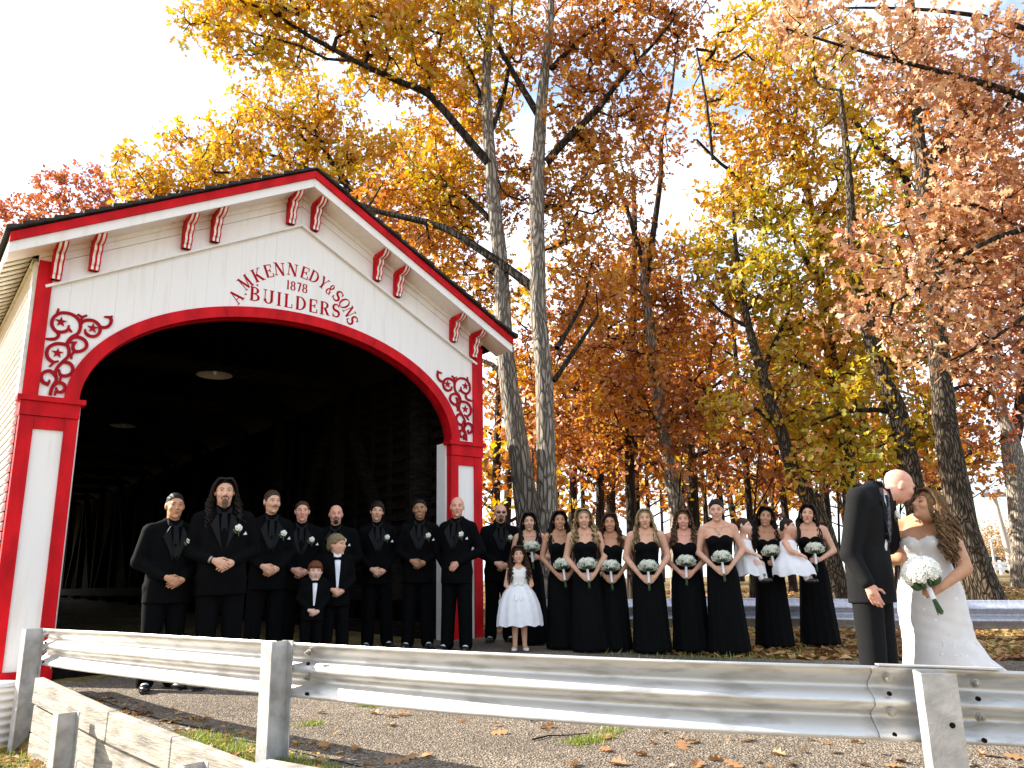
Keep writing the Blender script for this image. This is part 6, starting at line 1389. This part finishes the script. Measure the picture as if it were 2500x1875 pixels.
for i,(px,Y) in enumerate(spots):
    lean=rb.uniform(-18,18)+(1250-px)*.06; w0=rb.choice([.22,.28,.34,.42])*1944.4/Y
    top=rb.uniform(9,13); yb=at(px,1410,Y).z
    py=lambda z: 1410-(z-yb)*1944.4/Y*.93
    trk=[(px,1425,w0),(px+lean*.3,py(3),w0*.85),(px+lean*.8,py(6),w0*.65),(px+lean*1.3,py(9),w0*.45),(px+lean*1.6,py(top),w0*.2)]
    limbs=[];bl=[]
    for k in range(rb.randint(4,6)):
        z=rb.uniform(3.2,top-2); a=rb.choice((-1,1)); ln_=rb.uniform(1.5,3.2)*1944.4/Y; f=(z/top); x0=px+lean*1.6*f
        up=rb.uniform(.25,.9); limbs.append(([(x0,py(z),w0*.35),(x0+a*ln_*.5,py(z)-ln_*up*.4,w0*.22),(x0+a*ln_,py(z)-ln_*up,w0*.08)],0,rb.uniform(-1.5,1.5)))
        bl.append((x0+a*ln_*.9,py(z)-ln_*up,rb.uniform(-1,1),rb.uniform(.9,1.7),rb.uniform(.6,1.1),rb.uniform(.5,1.0)))
    for k in range(4): z=rb.uniform(4.0,top+.6); bl.append((px+lean*1.6*z/top+rb.uniform(-1,1)*1944.4/Y,py(z),rb.uniform(-1,1),rb.uniform(1.0,1.8),rb.uniform(.8,1.3),rb.uniform(.5,1.0)))
    lf_=rb.choice(['rust','orange','orange','orange','gold','gold']); tree(wood_label('oak',{'rust':'rusty','orange':'orange leaved','gold':'golden leaved'}[lf_],px,Y),Y,trk,limbs,bl,LM[lf_],.17+.0025*Y,BARKD,100+i,1,group='oaks in the wood behind the wedding party',dens=.21,per=16,n=8,twig=.008)
# low saplings with a few dry leaves
for i in range(14):
    px=1200+i*88+rb.uniform(-30,30); Y=rb.uniform(17,24); w0=rb.uniform(.05,.09)*1944.4/Y; ln_=rb.uniform(-30,30)
    tree(wood_label('sapling','thin sparse',px,Y),Y,[(px,1425,w0),(px+ln_*.3,1300,w0*.8),(px+ln_*.6,1180,w0*.6),(px+ln_,1060,w0*.25)],[([(px+ln_*.4,1250,w0*.5),(px+ln_*.4+40,1180,w0*.3),(px+ln_*.4+60,1120,w0*.12)],0,.3),([(px+ln_*.5,1210,w0*.45),(px+ln_*.5-40,1140,w0*.25)],0,-.3)],
      [(px+ln_*.6+40,1160,0,.7,.5,.6),(px+ln_*.6-40,1120,0,.7,.5,.6),(px+ln_,1060,0,.6,.5,.7)],LM[rb.choice(['rust','orange','rust'])],.19,BARKD,200+i,1,group='saplings in the wood',dens=.5,per=9,n=6,twig=.004)
# ------------------------------------------------------------------ far right background
r=np.random.default_rng(5)
P=[]
for i in range(46):
    x=r.uniform(50,125);y=r.uniform(108,130);h=r.uniform(4.5,8.5)
    c=np.array([x,y,.6+h*.55]); d=r.normal(size=(520,3)); d/=np.linalg.norm(d,axis=1)[:,None]; P.append(c+d*(r.uniform(.2,1,520)**.4)[:,None]*np.array([3.2,2.5,h*.5]))
tl=thing('far_treeline','hazy yellow brown line of trees far beyond the lawn at the right','treeline',(60,110,.5)); tl['kind']='stuff'
M['fartree']=leafmat('far_autumn_leaves',[(.50,.38,.14),(.45,.30,.13),(.38,.24,.12),(.34,.17,.10)])
fl=leaves('foliage',np.concatenate(P),.42,M['fartree'],None,6,1); fl.parent=tl; fl.location=(-60,-110,-.5); fl['kind']='stuff'
def pole(label,px,Y,top,bot,rad,lamps,lean):
    b=at(px,bot,Y); t=thing('light_pole',label,'light pole',b); h=at(px,top,Y).z-b.z; dx=at(lean,top,Y).x-b.x
    obj('pole_shaft',MB().tube([(0,0,-.6),(0,0,.0),(dx*.5,0,h*.5),(dx,0,h)],[rad,rad,rad*.8,rad*.6],10),M['polew'],t)
    if lamps:
        obj('crossarm',MB().box((dx,0,h-.05),(1.5,.12,.1)),M['galvold'],t)
        for q in(-.65,0,.6): obj('floodlight',MB().box((dx+q,-.25,h+.12),(.42,.32,.26),Matrix.Rotation(-.5,3,'X')),M['galvold'],t)
M['polew']=mat('pale_wooden_pole',(.55,.47,.40),.8,var=.15,scale=8,stretch=(1,1,.1))
pole('tall leaning wooden light pole with floodlights beyond the lawn',2474,45,1208,1398,.2,True,2426)
pole('short pale pole beside the parked car beyond the lawn',2432,62,1318,1398,.12,False,2419)
def car():
    b=at(2412,1401,70); t=thing('parked_car','silver car parked by the road far beyond the lawn','car',b,.1)
    body=[(-2.1,.25),(-2.1,.75),(-1.5,.9),(1.2,.95),(2.05,.8),(2.1,.25)]; cab=[(-1.3,.9),(-.7,1.42),(.6,1.42),(1.25,.93)]
    obj('body',MB().prism(body,lambda p:(p[0],-.85,p[1]),lambda p:(p[0],.85,p[1])),M['galv'],t); obj('cabin',MB().prism(cab,lambda p:(p[0],-.72,p[1]),lambda p:(p[0],.72,p[1])),M['glass'],t)
    obj('car_roof',MB().box((-.05,0,1.44),(1.3,1.4,.04)),M['galv'],t)
    for x in(-1.3,1.3):
        for y in(-.86,.86): obj('wheel',MB().tube([(x,y-.1,.32),(x,y+.1,.32)],.32,14),M['glass'],t)
car()
b=at(2430,1396,55); t=thing('rail_fence','low white rail fence along the road beyond the lawn','fence',b)
for k in range(12):
    obj('fence_post',MB().box((k*2.2-4,0,.2),(.14,.14,1.1)),M['white'],t)
obj('fence_rail',MB().box((8.1,-.09,.55),(24.4,.05,.2)),M['white'],t); obj('fence_rail',MB().box((8.1,-.09,.2),(24.4,.05,.2)),M['white'],t)
# ------------------------------------------------------------------ leaf litter, grass, fallen leaves
def on_ground(n,fn,seed):
    r=np.random.default_rng(seed); P=fn(r,n); z=road_z(P[:,0],P[:,1]); return np.c_[P,z]
def litter(name,P,size,m,seed,lift=.02,simple=1):
    r=np.random.default_rng(seed); n=len(P); th=r.uniform(0,2*PI,n); d=np.c_[np.cos(th),np.sin(th),r.normal(0,.22,n)]; s_=np.c_[-np.sin(th),np.cos(th),r.normal(0,.22,n)]
    sz=size*r.uniform(.6,1.3,n); B=DIA[:4] if simple==1 else L14; k=len(B); cup=r.uniform(-1,4,n)
    V=P[:,None,:]+sz[:,None,None]*((B[None,:,0:1]-.5)*d[:,None]+B[None,:,1:2]*s_[:,None]*1.2)+np.array([0,0,1.])*(lift+sz[:,None,None]*B[None,:,2:3]*cup[:,None,None])
    off=np.arange(n)*k
    F=np.concatenate([off[:,None]+np.array([[0,1,2]]),off[:,None]+np.array([[0,2,3]])]) if simple==1 else np.concatenate([off[:,None]+np.array([F14[0]]),off[:,None]+np.array([F14[1]])])
    return mesh_np(name,V.reshape(-1,3),F,[m])
LM['litter']=leafmat('fallen_leaf_litter',[(.56,.42,.16),(.50,.31,.11),(.38,.20,.08),(.25,.11,.04),(.12,.055,.025)],0,.2)
def lawn(r,n):
    Y=8.8+r.random(n)**1.6*22; X=r.uniform(-.5,1,n)*(Y*.62+1)+r.uniform(-1,2,n); return np.c_[X,Y]
P=on_ground(17000,lawn,3); far=np.interp(P[:,0],[p[0] for p in FAR],[p[1] for p in FAR]); P=P[(P[:,1]>far+.12)&(((P[:,0]+2.8)*.787+(P[:,1]-9.9)*.617)>3.1)]
tag(obj('leaf_litter',litter('leaf_litter',P,.13,LM['litter'],4)),'carpet of fallen brown and yellow leaves under the trees','fallen leaves',kind='stuff')
def verge(r,n):
    t=r.uniform(0,1,n)**1.0*7+.2; A=np.array(WALL[1:9]); s_=np.concatenate([[0],np.cumsum(np.hypot(*np.diff(A,axis=0).T))]); X=np.interp(t,s_,A[:,0]);Y=np.interp(t,s_,A[:,1]); o=r.uniform(.1,.55,n); return np.c_[X+o*.62,Y+o*.78]
P=on_ground(230,verge,8); tag(obj('verge_litter',litter('verge_litter',P,.07,LM['litter'],9,.015,0)),'small dry leaves caught along the edge of the asphalt','fallen leaves',kind='stuff')
def blades(name,P,h,m,seed,w=.006):
    r=np.random.default_rng(seed); n=len(P); th=r.uniform(0,2*PI,n); d=np.c_[np.cos(th),np.sin(th),np.zeros(n)]; ln_=np.c_[r.normal(0,.5,n),r.normal(0,.5,n),np.ones(n)]; hh=h*r.uniform(.5,1.3,n)
    V=np.stack([P-d*w,P+d*w,P+ln_*hh[:,None]],1).reshape(-1,3); F=np.arange(n*3).reshape(n,3); return obj(name,mesh_np(name,V,F,[m]))
M['grass']=leafmat('bright_grass',[(.36,.38,.03),(.26,.30,.02),(.15,.20,.02),(.40,.34,.06)],0,.35)
def moss(r,n):
    c=np.array([(-1.95,5.5),(-1.75,5.3),(-1.55,5.1),(-1.35,4.95),(-2.15,5.7),(-1.2,4.78),(-.9,4.5),(-.3,4.05),(.05,3.95),(.12,3.9)]); i=r.integers(0,len(c),n); return c[i]+r.normal(0,.10,(n,2))*np.where(i<6,1,.55)[:,None]
P=on_ground(5200,moss,12); s_=wall_side(P[:,0],P[:,1]); P=P[s_>.12]; tag(blades('moss_grass',P,.035,M['grass'],13,.005),'mossy yellow green grass between the timber wall and the asphalt','grass',kind='stuff')
r=np.random.default_rng(14); X=r.uniform(-5.6,-1.2,9000); Y=r.uniform(4.2,7.9,9000); s_=wall_side(X,Y); k=(s_<-.06)&(s_>-1.3); X=X[k];Y=Y[k]; P=np.c_[X,Y,ground_z(X,Y)]
tag(blades('bank_grass',P,.06,M['grass'],15,.006),'tufts of yellow green grass below the timber wall','grass',kind='stuff')
k=r.random(len(P))<.10; me=litter('bank_litter',P[k],.10,LM['litter'],16,.03,0); tag(obj('bank_litter',me),'brown fallen leaves in the grass below the timber wall','fallen leaves',kind='stuff')
tag(blades('lawn_grass',on_ground(9000,lambda r,n: np.c_[r.uniform(1,14,n),9.2+r.random(n)**1.5*14],17),.06,M['grass'],18,.01),'short green grass showing between the fallen leaves','grass',kind='stuff')
# single oak leaves lying on the road
LV=[litter('fallen_leaf',np.zeros((1,3)),.14,LM['litter'],40+i,.012,0) for i in range(6)]
spots=[(915,1742),(955,1749),(985,1745),(950,1770),(785,1740),(770,1760),(790,1820),(1215,1770),(1220,1790),(1335,1775),(1480,1800),(1335,1780),(1690,1812),(1665,1822),(1825,1807),(1780,1805),(1615,1786),(1660,1802),(1980,1806),(2020,1815),(2040,1837),(1750,1856),(1700,1868),(1790,1868),(1850,1860),(1560,1842),(1510,1865),(2110,1868),(2150,1840),(2180,1870),(2200,1858),(1930,1866),(1880,1872),(1640,1872),(1400,1868),(2380,1868),(2420,1845),(2480,1850),(2490,1872),(2395,1842),(2340,1870),(870,1830),(1000,1850),(1040,1845),(960,1860),(720,1800),(820,1790),(1480,1830),(2440,1872),(2090,1812),(1960,1835),(1900,1842),(1745,1818),(1590,1812),(1130,1760)]
rl=random.Random(3)
for i,(px,py) in enumerate(spots):
    d=at(px,py,1)-Vector((0,0,CZ)); t=3.
    for _ in range(30):
        p=Vector((0,0,CZ))+d*t; e=p.z-float(road_z(p.x,p.y))-.02; t+=e/(-d.z)*.9
    o=obj('fallen_leaf',LV[rl.randrange(6)]); o.location=p; o.rotation_euler=(rl.uniform(-.35,.35),rl.uniform(-.35,.35),rl.uniform(0,6.28)); f=rl.uniform(.4,.75); o.scale=(f,f,f)
    tag(o,'dry brown oak leaf lying on the rough asphalt','leaf','fallen oak leaves on the road')

# twigs and a crack with moss in the road
def on_road(px,py):
    d=at(px,py,1)-Vector((0,0,CZ)); t=4.
    for _ in range(30):
        p=Vector((0,0,CZ))+d*t; t+=(p.z-float(road_z(p.x,p.y))-.018)/(-d.z)*.9
    return p
for pts,l_ in (([(1300,1808),(1340,1798),(1390,1797),(1440,1792)],'longer thin dark twig lying on the asphalt'),([(1296,1762),(1316,1757),(1328,1752)],'short thin dark twig lying on the asphalt near the rail')):
    tag(obj('twig',MB().tube([on_road(*q)+Vector((0,0,.006)) for q in pts],[.006,.005,.004,.003][:len(pts)],5),BARKD),l_,'twig')
r=np.random.default_rng(30); Q=[]
for px,py,n in((1420,1812,260),(1440,1806,200),(1465,1800,120),(1490,1785,90),(1520,1772,60),(910,1720,160),(905,1723,120),(760,1768,120)):
    p=on_road(px,py); Q.append(np.c_[p.x+r.normal(0,.05,n),p.y+r.normal(0,.04,n)])
Q=np.concatenate(Q); tag(blades('crack_grass',np.c_[Q,road_z(Q[:,0],Q[:,1])+.012],.03,M['grass'],31,.005),'little tufts of yellow green grass growing from cracks in the asphalt','grass',kind='stuff')
